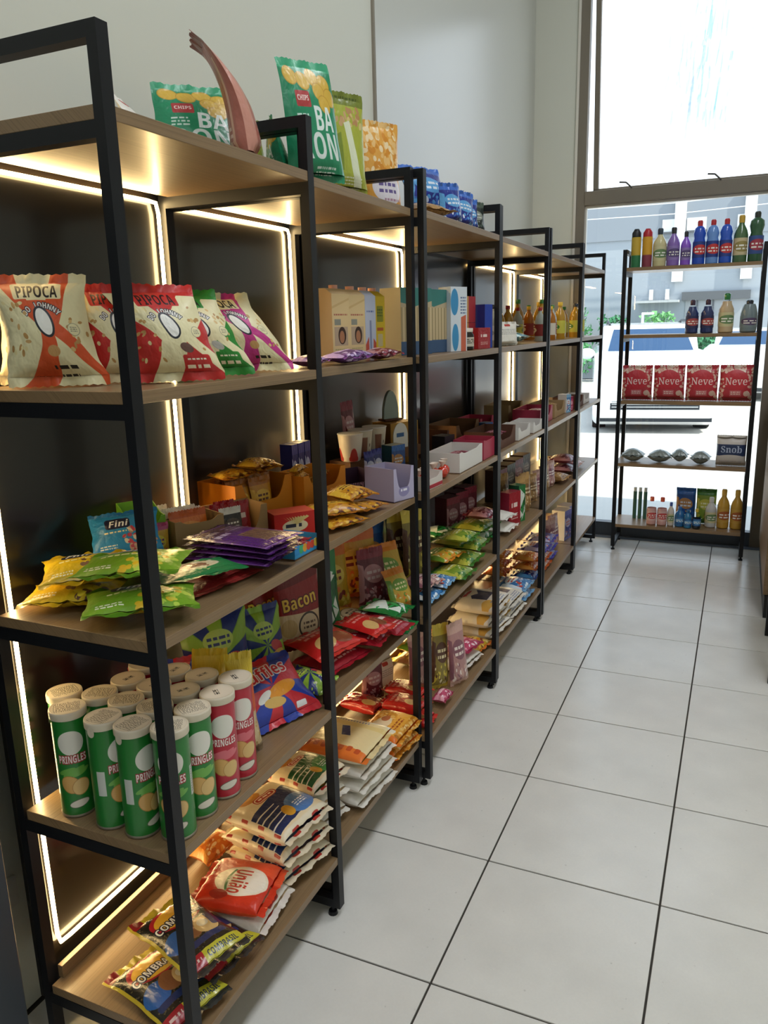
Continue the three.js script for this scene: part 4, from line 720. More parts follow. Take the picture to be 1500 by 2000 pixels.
// second unit, middle board: yellow packs, purple display, cups
{
  const hp = loudFilm('honey', '#c98a1e', '#a8641a', '#e2b23a', '#5a2a18');
  [[-0.06, -0.245, 20], [-0.055, -0.335, 70], [-0.075, -0.42, 40], [-0.06, -0.5, 80], [-0.13, -0.29, 60], [-0.15, -0.38, 100]].forEach(([x, z, a], i) => put(bag(hp, 0.15, 0.09, 0.03, { flat: true, k: i }), 'yellow_packet', NTH[i] + ' yellow packet lying low in the heap on the second unit', 'packet', 'yellow packets', x - 0.02, Y3, z, a));
  [[-0.11, -0.33, 50], [-0.1, -0.43, 95], [-0.13, -0.52, 70]].forEach(([x, z, a], i) => put(bag(hp, 0.15, 0.095, 0.035, { flat: true, k: i + 7 }), 'yellow_packet', NTH[i] + ' yellow packet lying uppermost in the heap on the second unit', 'packet', 'upper yellow packets', x, Y3 + 0.031, z, a, 8));
  put(tray(purpleCard, brownCard, 0.17, 0.075, 0.12, { dip: 0.62, front: darkFront }), 'display_box', 'dark purple open display box with pale lettering', 'display box', undefined, -0.25, Y3, -0.688, 58);
  put(tray(lilacCard, purpleCard, 0.1, 0.105, 0.12, { dip: 0.4, front: lilacFront }), 'display_box', 'lilac fronted display box with a dipped edge', 'display box', undefined, -0.09, Y3, -0.715, 74);
  for (let i = 0; i < 3; i++) put(carton(loudFilm('deep', '#232a78', '#3a3f9a', '#c8ccec', '#f0f0fa'), blueCard, 0.032, 0.185, 0.045), 'blue_box', NTH[i] + ' slim dark blue box standing below the light strip', 'box', 'slim blue boxes', -0.365, Y3, -0.565 - i * 0.04, 86);
  for (let i = 0; i < 2; i++) put(bag(loudFilm('deep', '#232a78', '#3a3f9a', '#c8ccec', '#f0f0fa'), 0.06, 0.12, 0.03, { kind: 'stand', k: i }), 'blue_pouch', ['nearer', 'farther'][i] + ' dark blue pouch standing before the white noodle cups', 'pouch', 'blue pouches', -0.235, Y3, -0.875 - i * 0.065, 72);
  const cupM = card('cup', 256, 128, (c, w, h) => { fill(c, '#d8cbb4', 0, 0, w, h); for (let i = 0; i < 4; i++) { fill(c, '#8a5a44', 20 + i * 64, 10, 26, 108); print(c, '#6a4438', 50 + i * 64, 20, 12, 8, 6); fill(c, '#c9bda8', 46 + i * 64, 10, 10, 108); } });
  const cupR = card('cupr', 256, 128, (c, w, h) => { fill(c, '#e2d8c8', 0, 0, w, h); for (let i = 0; i < 4; i++) { oval(c, '#b8342c', 32 + i * 64, 50, 20, 30); fill(c, '#b8342c', 10 + i * 64, 88, 44, 30); } });
  const shelfBox = (x, z, w, h, d, m, label, yaw = 80) => put(carton(m, m, w, h, d), 'cardboard_box', label, 'box', undefined, x, Y3, z, yaw);
  shelfBox(-0.315, -0.965, 0.235, 0.085, 0.09, kraftDark, 'low brown box under the white noodle cups');
  const cup = (x, z, y, m, label) => { const g = group(); part(g, 'cup_wall', lathe([[0.0, 0], [0.028, 0], [0.034, 0.004], [0.036, 0.02], [0.044, 0.095]], 28), m); part(g, 'rim', new THREE.TorusGeometry(0.0435, 0.0022, 6, 28).rotateX(Math.PI / 2), whiteCard, 0, 0.095, 0); part(g, 'lid', new THREE.CylinderGeometry(0.043, 0.043, 0.002, 28), whiteCard, 0, 0.096, 0); return put(g, 'noodle_cup', label, 'cup', 'noodle cups', x, y, z); };
  cup(-0.3, -0.865, Y3 + 0.086, cupR, 'white cup with red print beside the shelf post'); cup(-0.31, -0.965, Y3 + 0.086, cupM, 'white noodle cup with brown stripes, next to the red printed cup'); cup(-0.3, -1.062, Y3 + 0.086, cupM, 'white noodle cup with brown stripes, next to the tan carton');
  put(bag(maroonFilm, 0.07, 0.1, 0.03, { kind: 'stand', k: 3 }), 'brown_pouch', 'small shiny brown pouch standing behind the noodle cups', 'pouch', undefined, -0.365, Y3 + 0.086, -1.03 + 0.03, 70, 0, 6).scale.set(1, 1.9, 1);
  const tan = put(carton(mat(0xb98a34, 0.6), mat(0xa87a2c, 0.6), 0.16, 0.165, 0.1), 'tan_carton', 'tan carton behind the white arched card', 'carton', undefined, -0.35, Y3, -1.36, 70);
  { const g = group(), s = new THREE.Shape(); s.moveTo(-0.036, 0); s.lineTo(0.036, 0); s.lineTo(0.034, 0.05); s.quadraticCurveTo(0.022, 0.115, 0, 0.118); s.quadraticCurveTo(-0.022, 0.115, -0.034, 0.05); s.closePath();
    part(g, 'arch_plate', new THREE.ExtrudeGeometry(s, { depth: 0.012, bevelEnabled: true, bevelSize: 0.002, bevelThickness: 0.002, bevelSegments: 2 }), mat(0x9aa8a0, 0.3)); part(g, 'stand_base', rbox(0.09, 0.008, 0.05, 0.003).translate(0, 0.004, 0.006), brownCard);
    put(g, 'dispenser', 'grey green arched plate standing on the tan carton by the strip', 'dispenser', undefined, -0.37, Y3 + 0.166, -1.36, 62); }
  { const g = group(), s = new THREE.Shape(); s.moveTo(-0.04, 0); s.lineTo(0.04, 0); s.lineTo(0.04, 0.05); s.quadraticCurveTo(0.034, 0.094, 0, 0.096); s.quadraticCurveTo(-0.034, 0.094, -0.04, 0.05); s.closePath();
    const geo = new THREE.ExtrudeGeometry(s, { depth: 0.003, bevelEnabled: false }), uv = geo.attributes.uv, p = geo.attributes.position; for (let i = 0; i < p.count; i++) uv.setXY(i, p.getX(i) / 0.08 + 0.5, p.getY(i) / 0.096);
    part(g, 'card_face', geo, labelCard); part(g, 'candy_tray', boxAt(-0.14, 0.12, -0.04, 0.0, -0.07, 0.0), kraftDark);
    put(g, 'arched_card', 'white arched display card with blue print before the tan carton', 'display card', undefined, -0.265, Y3 + 0.041, -1.2, 70); }
  for (let i = 0; i < 7; i++) put(bag(roseFilm, 0.04, 0.03, 0.018, { flat: true, k: i }), 'wrapped_sweet', NTH[i] + ' small pink wrapped sweet in the row before the arched card', 'sweet', 'pink wrapped sweets', -0.272 + (i % 2) * 0.025 - 0.03, Y3 + 0.042, -1.09 - i * 0.03, i * 40);
}
// second unit, board above: cartons
{
  const cart = (x, z, w, m, side, label) => { const g = carton(m, side, w, 0.185, 0.07); part(g, 'gable', (() => { const s = new THREE.Shape([[-0.035, 0], [0.035, 0], [0.012, 0.016], [-0.012, 0.016]].map(p => new THREE.Vector2(...p))); return new THREE.ExtrudeGeometry(s, { depth: w - 0.002, bevelEnabled: false }).translate(0, 0, -w / 2 + 0.001).rotateY(Math.PI / 2); })(), side, 0, 0.185, 0); part(g, 'screw_cap', new THREE.CylinderGeometry(0.013, 0.013, 0.012, 16), mat(0xd8a08a, 0.5), w * 0.2, 0.205, 0); return put(g, 'milk_carton', label, 'carton', 'drink cartons', x, Y4, z, 84); };
  const sd = mat(0xcdb184, 0.6);
  cart(-0.165, -0.50, 0.088, milkCard, sd, 'beige carton with a portrait patch, nearest the shelf posts'); cart(-0.165, -0.605, 0.088, milkCard, sd, 'beige carton with a portrait patch, next to the pale blue one');
  cart(-0.165, -0.697, 0.062, milkCard2, mat(0xb9bfd2, 0.6), 'pale blue and red carton beside the yellow one'); cart(-0.165, -0.768, 0.058, yellowCard, mat(0xc9a818, 0.6), 'bright yellow carton at the end of the carton row');
  put(bag(loudFilm('violetfoil', '#5a2a6e', '#7a3f8c', '#c0a0d0', '#ead8f0'), 0.24, 0.09, 0.035, { flat: true, k: 2, wrinkle: 0.016 }), 'purple_pack', 'shiny purple pack lying before the cartons', 'pack', undefined, -0.055, Y4, -0.385, 92);
  put(bag(maroonFilm, 0.16, 0.085, 0.032, { flat: true, k: 3, wrinkle: 0.016 }), 'maroon_pack', 'dark red foil pack lying before the yellow carton', 'pack', undefined, -0.055, Y4, -0.59, 86);
  put(bag(loudFilm('violetfoil', '#5a2a6e', '#7a3f8c', '#c0a0d0', '#ead8f0'), 0.1, 0.07, 0.03, { flat: true, k: 5 }), 'purple_pack', 'small purple pack poking out past the pink popcorn bag', 'pack', undefined, -0.06, Y4, -0.118 - 0.09, 84);
}
// nearest unit, cans
{
  const green = canPrint('green', '#1f7a2c', '#6fae4a'), red = canPrint('red', '#b81f34', '#d86a74');
  const METAL = mat(0xb8b4a8, 0.35, { metalness: 0.8 }), LID = mat(0xd9cdb6, 0.45);
  const can = (m, lidM) => {
    const g = group(); part(g, 'can_body', new THREE.CylinderGeometry(0.0345, 0.0345, 0.218, 40, 1, true), m, 0, 0.113, 0);
    part(g, 'bottom_rim', lathe([[0, 0.002], [0.0325, 0.002], [0.0352, 0.0], [0.0356, 0.004], [0.0345, 0.006]], 40), METAL);
    const l = part(g, 'lid', lathe([[0.0346, 0.216], [0.0366, 0.217], [0.0368, 0.229], [0.036, 0.2325], [0.0338, 0.2332], [0.033, 0.2318], [0.0, 0.2316]], 40), LID);
    part(l, 'lid_print', new THREE.CircleGeometry(0.031, 32).rotateX(-Math.PI / 2), lidM, 0, 0.2322, 0);
    part(l, 'lid_tab', new THREE.CircleGeometry(0.0085, 16).scale(1, 1.3, 1), LID, 0, 0.2145, 0.0364);
    return g;
  };
  const cg = can(green, lidGreen), cr = can(red, lidRed);
  const P = [ // x, z, turn, colour, label
    [-0.292, 0.468, -46, 0, 'green chips can at the corner of the front row, its print facing out'], [-0.194, 0.472, 2, 0, 'green chips can second in the front row'], [-0.119, 0.472, -6, 0, 'green chips can third in the front row'], [-0.046, 0.452, -58, 0, 'green chips can crossed by the near post'],
    [-0.355, 0.415, 150, 0, 'light struck green chips can at the back by the strip'], [-0.278, 0.392, 110, 0, 'green chips can second from the strip in the second row'], [-0.203, 0.396, 120, 0, 'green chips can third from the strip in the second row'], [-0.128, 0.396, 140, 0, 'green chips can behind the front row next to the post'], [-0.05, 0.376, -34, 0, 'green chips can right of the near post beside the red cans'],
    [-0.045, 0.3, -40, 1, 'red chips can in front, beside the last green can'], [-0.052, 0.224, -36, 1, 'red chips can behind the front red one, print facing out'],
    [-0.27, 0.316, 80, 1, 'red chips can at the back, its lid overlapping a green one'], [-0.29, 0.238, 80, 1, 'red chips can farthest back of all cans'], [-0.195, 0.319, 90, 1, 'red chips can behind the near post'], [-0.203, 0.242, 90, 1, 'red chips can behind the post in the last row'], [-0.128, 0.241, 70, 1, 'red chips can with a bright glint on its lid'], [-0.12, 0.318, 60, 1, 'red chips can between the post and the front red can']];
  for (const [x, z, a, c, label] of P) put((c ? cr : cg).clone(), 'chips_can', label, 'chips can', 'chips cans', x, Y2, z, a);
  // snack bags behind the cans
  put(bag(wavyFilm, 0.22, 0.17, 0.06, { k: 1, wrinkle: 0.013 }), 'snack_bag', 'red and blue snack bag upright behind the cans', 'snack bag', 'snack bags of the nearest unit', -0.325, Y2, 0.105, 50, -18);
  put(bag(stickFilm, 0.085, 0.255, 0.07, { kind: 'stand', k: 1 }), 'snack_bag', 'tall yellow topped orange snack bag beside the red cans', 'snack bag', 'snack bags of the nearest unit', -0.09, Y2, 0.155, 48, 0, 0);
  put(bag(stickFilm, 0.1, 0.24, 0.06, { kind: 'stand', k: 2 }), 'snack_bag', 'yellow topped snack bag half hidden behind the red cans', 'snack bag', 'snack bags of the nearest unit', -0.2, Y2, 0.155, 40, 0, -6);
  put(bag(zingFilm, 0.2, 0.255, 0.07, { k: 1, wrinkle: 0.016 }), 'snack_bag', 'lime and blue rayed snack bag standing upright at the back', 'snack bag', 'snack bags of the nearest unit', -0.26, Y2, -0.02, 58, -12);
  put(bag(zingFilm, 0.15, 0.22, 0.05, { k: 2, wrinkle: 0.014 }), 'snack_bag', 'lime and blue rayed snack bag leaning beside the dark red bags', 'snack bag', 'snack bags of the nearest unit', -0.235, Y2, -0.185, 66, -14);
  put(bag(wavyFilm, 0.24, 0.19, 0.07, { k: 3, wrinkle: 0.014 }), 'snack_bag', 'red and blue rayed snack bag lying at the shelf edge', 'snack bag', 'snack bags of the nearest unit', -0.065, Y2 + 0.004, 0.005, 70, -52, 0);
  put(bag(zingFilm, 0.13, 0.13, 0.05, { flat: true, k: 4, wrinkle: 0.014 }), 'snack_bag', 'lime and blue snack bag lying behind the red and blue one', 'snack bag', 'snack bags of the nearest unit', -0.11, Y2, -0.2, 96, 8);
}
// second unit, same board
{
  const G = 'snack bags of the second unit';
  put(bag(baconFilm, 0.15, 0.25, 0.055, { kind: 'stand', k: 1 }), 'snack_bag', 'dark red bacon snack bag, left one of the pair', 'snack bag', G, -0.345, Y2 + 0.02, -0.34, 62, -6);
  put(bag(baconFilm, 0.17, 0.27, 0.06, { kind: 'stand', k: 2 }), 'snack_bag', 'dark red bacon snack bag, right one of the pair', 'snack bag', G, -0.25, Y2 + 0.02, -0.385, 58, -4);
  put(bag(greenFoil, 0.16, 0.27, 0.05, { kind: 'stand', k: 3 }), 'snack_bag', 'green and white foil bag behind the bacon snack bags', 'snack bag', G, -0.24, Y2 + 0.02, -0.5, 62, -4);
  put(bag(crimson, 0.2, 0.16, 0.05, { flat: true, k: 1 }), 'red_pack', 'dark red pack lying lowest before the bacon bags', 'pack', G, -0.13, Y2, -0.345, 80);
  put(bag(redPack, 0.2, 0.16, 0.05, { flat: true, k: 2 }), 'red_pack', 'shiny red pack lying over the dark red one', 'pack', G, -0.15, Y2 + 0.052, -0.345, 74, 6);
  const pk = [[crimson, -0.085, -0.47, 0, 96, 'dark red sachet at the shelf edge'], [redPack, -0.08, -0.49, 0.034, 80, 'bright red sachet uppermost at the shelf edge'], [ringFilm, -0.19, -0.48, 0.034, 84, 'sachet with an orange top and ringed badge, nearer the bacon bags'], [ringFilm, -0.21, -0.6, 0.034, 86, 'sachet with an orange top and ringed badge, nearer the green foil'], [crimson, -0.085, -0.58, 0.034, 88, 'crimson sachet under the green foil packs'], [greenFoil, -0.09, -0.69, 0, 92, 'green foil sachet at the shelf edge, lower one'], [greenFoil, -0.1, -0.69, 0.034, 84, 'green foil sachet at the shelf edge, upper one'], [greenFoil, -0.24, -0.56, 0.0, 80, 'green foil sachet behind the ringed sachets']];
  pk.forEach(([m, x, z, y, a, label], i) => put(bag(m, 0.12, 0.16, 0.032, { flat: true, k: i }), 'sachet', label + ' of the second unit', 'sachet', 'sachets of the second unit', x, Y2 + y, z, a, i % 3 * 4));
  // upright golden bags seen at its far end and on the next unit
  const T = [[maroonFilm, 0.16, 0.2, -0.33, -0.655, 62, -4, 'brown red snack bag standing behind the ringed sachets'], [goldFilm, 0.15, 0.24, -0.31, -0.735, 58, -4, 'golden snack bag with an orange top, nearest of the upright ones'],
    [goldFilm, 0.19, 0.25, -0.325, -0.93, 56, -5, 'golden snack bag with an orange top, on the third unit'], [maroonFilm, 0.13, 0.21, -0.22, -0.855, 60, -8, 'wine red snack bag between two golden ones'], [goldFilm2, 0.19, 0.2, -0.185, -0.95, 62, -24, 'yellow bag with an orange top leaning in front'],
    [blueFilm, 0.16, 0.235, -0.33, -1.075, 60, -6, 'royal blue snack bag standing behind the golden ones'], [oliveFilm, 0.14, 0.285, -0.275, -1.165, 64, -3, 'tall olive and gold bag beside the blue one'], [oliveFilm, 0.13, 0.29, -0.19, -1.155, 66, -3, 'tall olive bag with a yellow top by the frame post'],
    [goldFilm2, 0.12, 0.15, -0.105, -0.865, 70, -26, 'small pale yellow bag low in front of the leaning one']];
  T.forEach(([m, w, h, x, z, a, p, label], i) => put(bag(m, w, h, 0.055, { kind: 'stand', k: i, wrinkle: 0.015 }), 'snack_bag', label, 'snack bag', G, x, Y2, z, a, p));
}
// bottom boards of the first two units
{
  const G = 'staple bags on the bottom boards', Yb = Y1;
  const lay = (m, w, h, d, x, z, y, yaw, kind, name, label, cat, k = 1, tilt = 0) => put(bag(m, w, h, d, { flat: true, kind, k, wrinkle: 0.012 }), name, label, cat, G, x, Yb + y, z, yaw, 0, tilt);
  lay(beanFilm, 0.16, 0.245, 0.05, -0.125, 0.438, 0, 76, 'pillow', 'bean_bag', 'bag of beans lying at the front corner of the bottom board', 'bean bag', 1);
  lay(beanFilm, 0.16, 0.245, 0.045, -0.13, 0.318, 0, 80, 'pillow', 'bean_bag', 'bag of beans lying lowest, under the crossed pair', 'bean bag', 2);
  lay(beanFilm, 0.16, 0.245, 0.045, -0.13, 0.362, 0.045, 74, 'pillow', 'bean_bag', 'bag of beans lying uppermost behind the front one', 'bean bag', 3);
  lay(whiteFilm, 0.165, 0.2, 0.05, -0.115, 0.165, 0, -84, 'brick', 'sugar_bag', 'white sugar bag under the red one', 'sugar bag', 1);
  lay(sugarFilm, 0.165, 0.2, 0.05, -0.125, 0.172, 0.051, -80, 'brick', 'sugar_bag', 'red sugar bag lying on top beside the beans', 'sugar bag', 2);
  ['lowest', 'middle', 'topmost'].forEach((n, i) => lay(navyRice, 0.185, 0.235, 0.058, -0.135 + i * 0.004, -0.025 + i * 0.004, i * 0.06, 78 + i * 2, 'brick', 'rice_bag', n + ' navy and cream rice bag of its stack', 'rice bag', i));
  ['lowest', 'second', 'topmost'].forEach((n, i) => lay(i < 2 ? whiteFilm : greenRice, 0.16, 0.2, 0.058, -0.16, -0.225 - i * 0.003, i * 0.06, 80 + i * 2, 'brick', 'rice_bag', n + (i < 2 ? ' white' : ' green and cream') + ' rice bag of the second stack', 'rice bag', i + 3));
  ['lowest', 'second', 'third', 'topmost'].forEach((n, i) => lay(i < 3 ? whiteFilm : creamRice, 0.22, 0.24, 0.042, -0.128, -0.43, i * 0.043, 84 + i * 2, 'brick', 'rice_bag', n + (i < 3 ? ' white' : ' cream and orange') + ' rice bag of the third stack', 'rice bag', i + 6));
  lay(orangeFilm, 0.14, 0.1, 0.07, -0.32, 0.02, 0, 84, 'pillow', 'orange_pack', 'orange pack lying in the glow behind the navy rice', 'pack', 2);
  lay(pastaFilm, 0.14, 0.1, 0.06, -0.33, -0.22, 0, 70, 'pillow', 'pasta_bag', 'yellow pack lying behind the green rice, by the strip', 'pasta bag', 3);
  lay(goldFilm, 0.14, 0.1, 0.06, -0.33, -0.4, 0, 80, 'pillow', 'pasta_bag', 'golden pack lying behind the cream rice', 'pasta bag', 4);
  lay(pastaFilm, 0.19, 0.17, 0.055, -0.1, -0.67, 0, 84, 'brick', 'pasta_bag', 'yellow pasta bag lying under its twin', 'pasta bag', 5);
  lay(pastaFilm, 0.19, 0.17, 0.055, -0.11, -0.675, 0.056, 88, 'brick', 'pasta_bag', 'yellow pasta bag with a clear window, uppermost', 'pasta bag', 6);
  [['lower red foil coffee pack nearest the yellow pasta', -0.1, -0.88, 0, 92], ['upper red foil coffee pack nearest the yellow pasta', -0.12, -0.885, 0.042, 88], ['lower red foil coffee pack beside the grey standing pouches', -0.16, -1.0, 0, 94], ['upper red foil coffee pack beside the grey standing pouches', -0.16, -1.0, 0.042, 86], ['red foil coffee pack at the back of the third bottom board', -0.29, -0.88, 0.0, 84]].forEach(([l, x, z, y, a], i) => lay(redPack, 0.1, 0.18, 0.04, x, z, y, a, 'brick', 'coffee_pack', l, 'coffee pack', i));
  put(bag(whiteFilm, 0.1, 0.13, 0.06, { kind: 'brick', k: 3 }), 'white_pack', 'small white pack standing behind the red coffee packs', 'pack', G, -0.31, Yb, -1.09, 70);
  put(bag(maroonFilm, 0.11, 0.17, 0.05, { kind: 'stand', k: 3 }), 'dark_pouch', 'dark pouch standing behind the red coffee packs', 'pouch', G, -0.3, Yb, -0.98, 60);
}
// ---------------------------------------------------------------- goods on the farther units
{ // top boards
  put(bag(indigoFilm, 0.2, 0.16, 0.045, { k: 1, flat: true, wrinkle: 0.016 }), 'blue_bag', 'dark blue bag lying lowest on the third top board', 'bag', 'blue bags on the third top board', -0.24, Y5, -1.3, 60);
  put(bag(indigoFilm, 0.13, 0.14, 0.06, { kind: 'stand', k: 2, wrinkle: 0.016 }), 'blue_bag', 'small blue bag standing at the board edge, nearest the post', 'bag', 'blue bags on the third top board', -0.075, Y5, -1.27, 70, 0, 4);
  put(bag(indigoFilm, 0.13, 0.13, 0.06, { kind: 'stand', k: 3, wrinkle: 0.016 }), 'blue_bag', 'small blue bag standing at the board edge, middle one', 'bag', 'blue bags on the third top board', -0.075, Y5, -1.385, 66, 0, -5);
  put(bag(indigoFilm, 0.12, 0.12, 0.05, { kind: 'stand', k: 4, wrinkle: 0.016 }), 'blue_bag', 'small blue bag standing at the board edge, beside the dark green bag', 'bag', 'blue bags on the third top board', -0.08, Y5, -1.48, 66);
  put(bag(indigoFilm, 0.22, 0.19, 0.07, { k: 5, wrinkle: 0.018, bend: 0.04 }), 'blue_bag', 'large violet blue bag slumped over the smaller ones', 'bag', 'blue bags on the third top board', -0.17, Y5 + 0.04, -1.3, 66, -8);
  put(bag(darkFilm, 0.18, 0.16, 0.06, { k: 2, wrinkle: 0.016 }), 'green_bag', 'dark green bag slumped near the end of the third top board', 'bag', undefined, -0.15, Y5, -1.55, 62, -20);
  put(bag(darkFilm, 0.14, 0.12, 0.05, { kind: 'stand', k: 3 }), 'green_bag', 'small grey green bag at the end of the third top board', 'bag', undefined, -0.06, Y5, -1.575, 64);
}
{ // third unit, second board from the top
  const G = 'packages on the third unit';
  put(carton(tealCardF, mat(0xa39a80, 0.5), 0.16, 0.215, 0.09), 'biscuit_pack', 'teal topped biscuit pack crossed by the frame posts', 'pack', G, -0.125, Y4, -0.965, 72);
  put(carton(tealCardF, mat(0xa39a80, 0.5), 0.15, 0.215, 0.09), 'biscuit_pack', 'teal topped biscuit pack beside the white and blue box', 'pack', G, -0.125, Y4, -1.13, 76);
  put(carton(stripeCard, mat(0xcdd6e0, 0.4), 0.085, 0.225, 0.06), 'tall_box', 'tall white box with blue ovals and a red stripe', 'box', G, -0.055, Y4, -1.215, 66);
  for (const [i, n] of ['lower', 'upper'].entries()) put(carton(redCard, mat(0x9a2c32, 0.5), 0.17, 0.1, 0.1), 'red_box', n + ' red box with a tan band on the third unit', 'box', G, -0.14, Y4 + i * 0.1015, -1.5, 82);
  { const g = group(); part(g, 'glass', lathe([[0, 0], [0.03, 0], [0.033, 0.005], [0.033, 0.055], [0.028, 0.064], [0.026, 0.07]], 24), mat(0x1c1412, 0.12)); part(g, 'lid', lathe([[0.029, 0.066], [0.0295, 0.08], [0, 0.081]], 24), mat(0xc9c0ae, 0.45)); part(g, 'label', new THREE.CylinderGeometry(0.0334, 0.0334, 0.034, 24, 1, true), card('jarlabel', 128, 64, (c, w, h) => { fill(c, '#c8c0b0', 0, 0, w, h); print(c, '#4a4038', 10, 12, 108, 3, 8); }), 0, 0.03, 0); put(g, 'coffee_jar', 'dark jar with a pale lid before the red boxes', 'jar', G, -0.05, Y4, -1.36); }
  put(carton(mat(0x2440a0, 0.5), mat(0x1c3484, 0.5), 0.05, 0.17, 0.07), 'blue_box', 'narrow blue box beside the upper red box', 'box', G, -0.06, Y4, -1.58, 70);
  put(carton(crimson, mat(0xa81f28, 0.5), 0.09, 0.08, 0.05), 'red_box', 'small bright red box before the narrow blue one', 'box', G, -0.04, Y4, -1.5 - 0.0, 76);
}
{ // third to sixth units, middle board: trays and boxes
  const round = (x, z, y, label) => { const g = group(); part(g, 'candy_ball', new THREE.SphereGeometry(0.021, 16, 12), mat(0xc8341e, 0.2, { clearcoat: 0.8 })); part(g, 'wrapper_twist', new THREE.ConeGeometry(0.014, 0.026, 10, 1, true).rotateX(Math.PI), mat(0xe8d8c8, 0.3), 0, 0.028, 0); put(g, 'lollipop', label, 'lollipop', 'red lollipops', x, y, z); };
  put(tray(whiteCard, whiteCard, 0.14, 0.05, 0.09, { dip: 0.7, front: card('lolly', 128, 48, (c, w, h) => { fill(c, '#d8cfc8', 0, 0, w, h); fill(c, '#b02a3a', 0, 34, w, 14); }) }), 'lollipop_tray', 'low white tray under the red lollipops', 'tray', undefined, -0.055, Y3, -0.91, 86);
  [[-0.05, -0.87], [-0.05, -0.915], [-0.05, -0.96], [-0.088, -0.89], [-0.088, -0.935]].forEach(([x, z], i) => round(x, z, Y3 + 0.004, NTH[i] + ' round red lollipop in the low white tray'));
  [[-0.05, -1.04], [-0.05, -1.085], [-0.055, -1.13]].forEach(([x, z], i) => round(x, z, Y3, NTH[i] + ' round red lollipop lying loose beside the white tray'));
  const tr = (m, ins, w, h, d, x, z, yaw, label, o) => put(tray(m, ins, w, h, d, o), 'display_box', label, 'display box', 'display boxes on the farther units', x, Y3, z, yaw);
  tr(whiteCard, kraftDark, 0.28, 0.075, 0.13, -0.075, -1.315, 90, 'long pale display box at the edge of the third unit', { dip: 0.9 });
  tr(pinkCard, kraftDark, 0.15, 0.08, 0.13, -0.075, -1.55, 90, 'raspberry red display box at the end of the third unit', { dip: 0.95 });
  tr(brownCard, brownCard, 0.16, 0.1, 0.14, -0.28, -1.54, 88, 'dark brown display box behind the long pale one');
  put(carton(blueFilm, mat(0x2a5a70, 0.5), 0.07, 0.12, 0.05), 'blue_box', 'small blue and yellow box behind the red lollipops', 'box', undefined, -0.23, Y3, -1.05, 70);
  put(carton(mat(0x1c1c28, 0.5), mat(0x1c1c28, 0.5), 0.08, 0.1, 0.06), 'black_box', 'small black box between brown display boxes', 'box', undefined, -0.17, Y3, -1.47, 80);
  tr(brownCard, brownCard, 0.3, 0.08, 0.15, -0.1, -1.87, 90, 'dark brown display box at the edge of the fourth unit, nearer end');
  tr(kraftDark, brownCard, 0.3, 0.1, 0.15, -0.29, -1.9, 88, 'brown display box at the back of the fourth unit');
  tr(whiteCard, kraftDark, 0.22, 0.06, 0.12, -0.075, -2.15, 90, 'pale crumpled display box at the edge of the fourth unit', { dip: 0.6 });
  tr(pinkCard, brownCard, 0.2, 0.09, 0.13, -0.28, -2.2, 88, 'dark red display box at the back of the fourth unit');
  put(carton(blueFilm, mat(0x1f4f80, 0.5), 0.06, 0.08, 0.05), 'blue_box', 'small blue box among the dark boxes of the fourth unit', 'box', undefined, -0.2, Y3, -2.05, 70);
  tr(whiteCard, brownCard, 0.18, 0.055, 0.12, -0.07, -2.4, 90, 'white display box at the far edge of the fourth unit', { dip: 0.6 });
  tr(pinkCard, brownCard, 0.3, 0.085, 0.15, -0.12, -2.75, 90, 'wine red display box at the edge of the fifth unit');
  tr(kraft, kraftDark, 0.3, 0.1, 0.14, -0.3, -2.8, 90, 'brown display box at the back of the fifth unit');
  tr(kraft, kraftDark, 0.28, 0.08, 0.15, -0.12, -3.1, 90, 'cardboard display box in the middle of the fifth unit');
  put(carton(skyFilm, whiteCard, 0.05, 0.11, 0.06), 'tall_box', 'white and blue box at the far edge of the fifth unit', 'box', undefined, -0.06, Y3, -3.3, 70);
  put(carton(pinkFilm, whiteCard, 0.05, 0.09, 0.06), 'tall_box', 'pink and white box at the far edge of the fifth unit', 'box', undefined, -0.06, Y3, -3.38, 70);
  tr(brownCard, brownCard, 0.25, 0.07, 0.15, -0.1, -3.62, 90, 'dark display box on the last unit, nearer one');
  tr(whiteCard, brownCard, 0.2, 0.06, 0.14, -0.1, -3.9, 90, 'pale display box on the last unit, by the window');
  // sweets in the long pale and brown boxes
  const rowOf = (n, m, x, z, dz, y, label, grp) => { for (let i = 0; i < n; i++) put(bag(m, 0.09, 0.04, 0.02, { flat: true, k: i % 4 }), 'wrapped_bar', NTH[i] + ' ' + label, 'bar', grp, x, Y3 + y, z - i * dz, 4); };
  rowOf(5, maroonFilm, -0.08, -1.22, 0.045, 0.03, 'dark wrapped bar in the long pale display box', 'bars in the long pale box');
  rowOf(3, tanFilm, -0.28, -1.495, 0.045, 0.03, 'brown wrapped bar in the dark box of the third unit', 'bars in the dark box');
  rowOf(5, maroonFilm, -0.1, -1.76, 0.05, 0.04, 'dark wrapped bar in the brown box at the edge of the fourth unit', 'bars in the fourth unit');
  rowOf(5, roseFilm, -0.12, -2.64, 0.05, 0.05, 'pale red bar in the wine red box', 'bars in the wine red box');
  rowOf(4, tanFilm, -0.12, -3.0, 0.055, 0.05, 'tan bar in the cardboard box of the fifth unit', 'bars in the cardboard box');
}
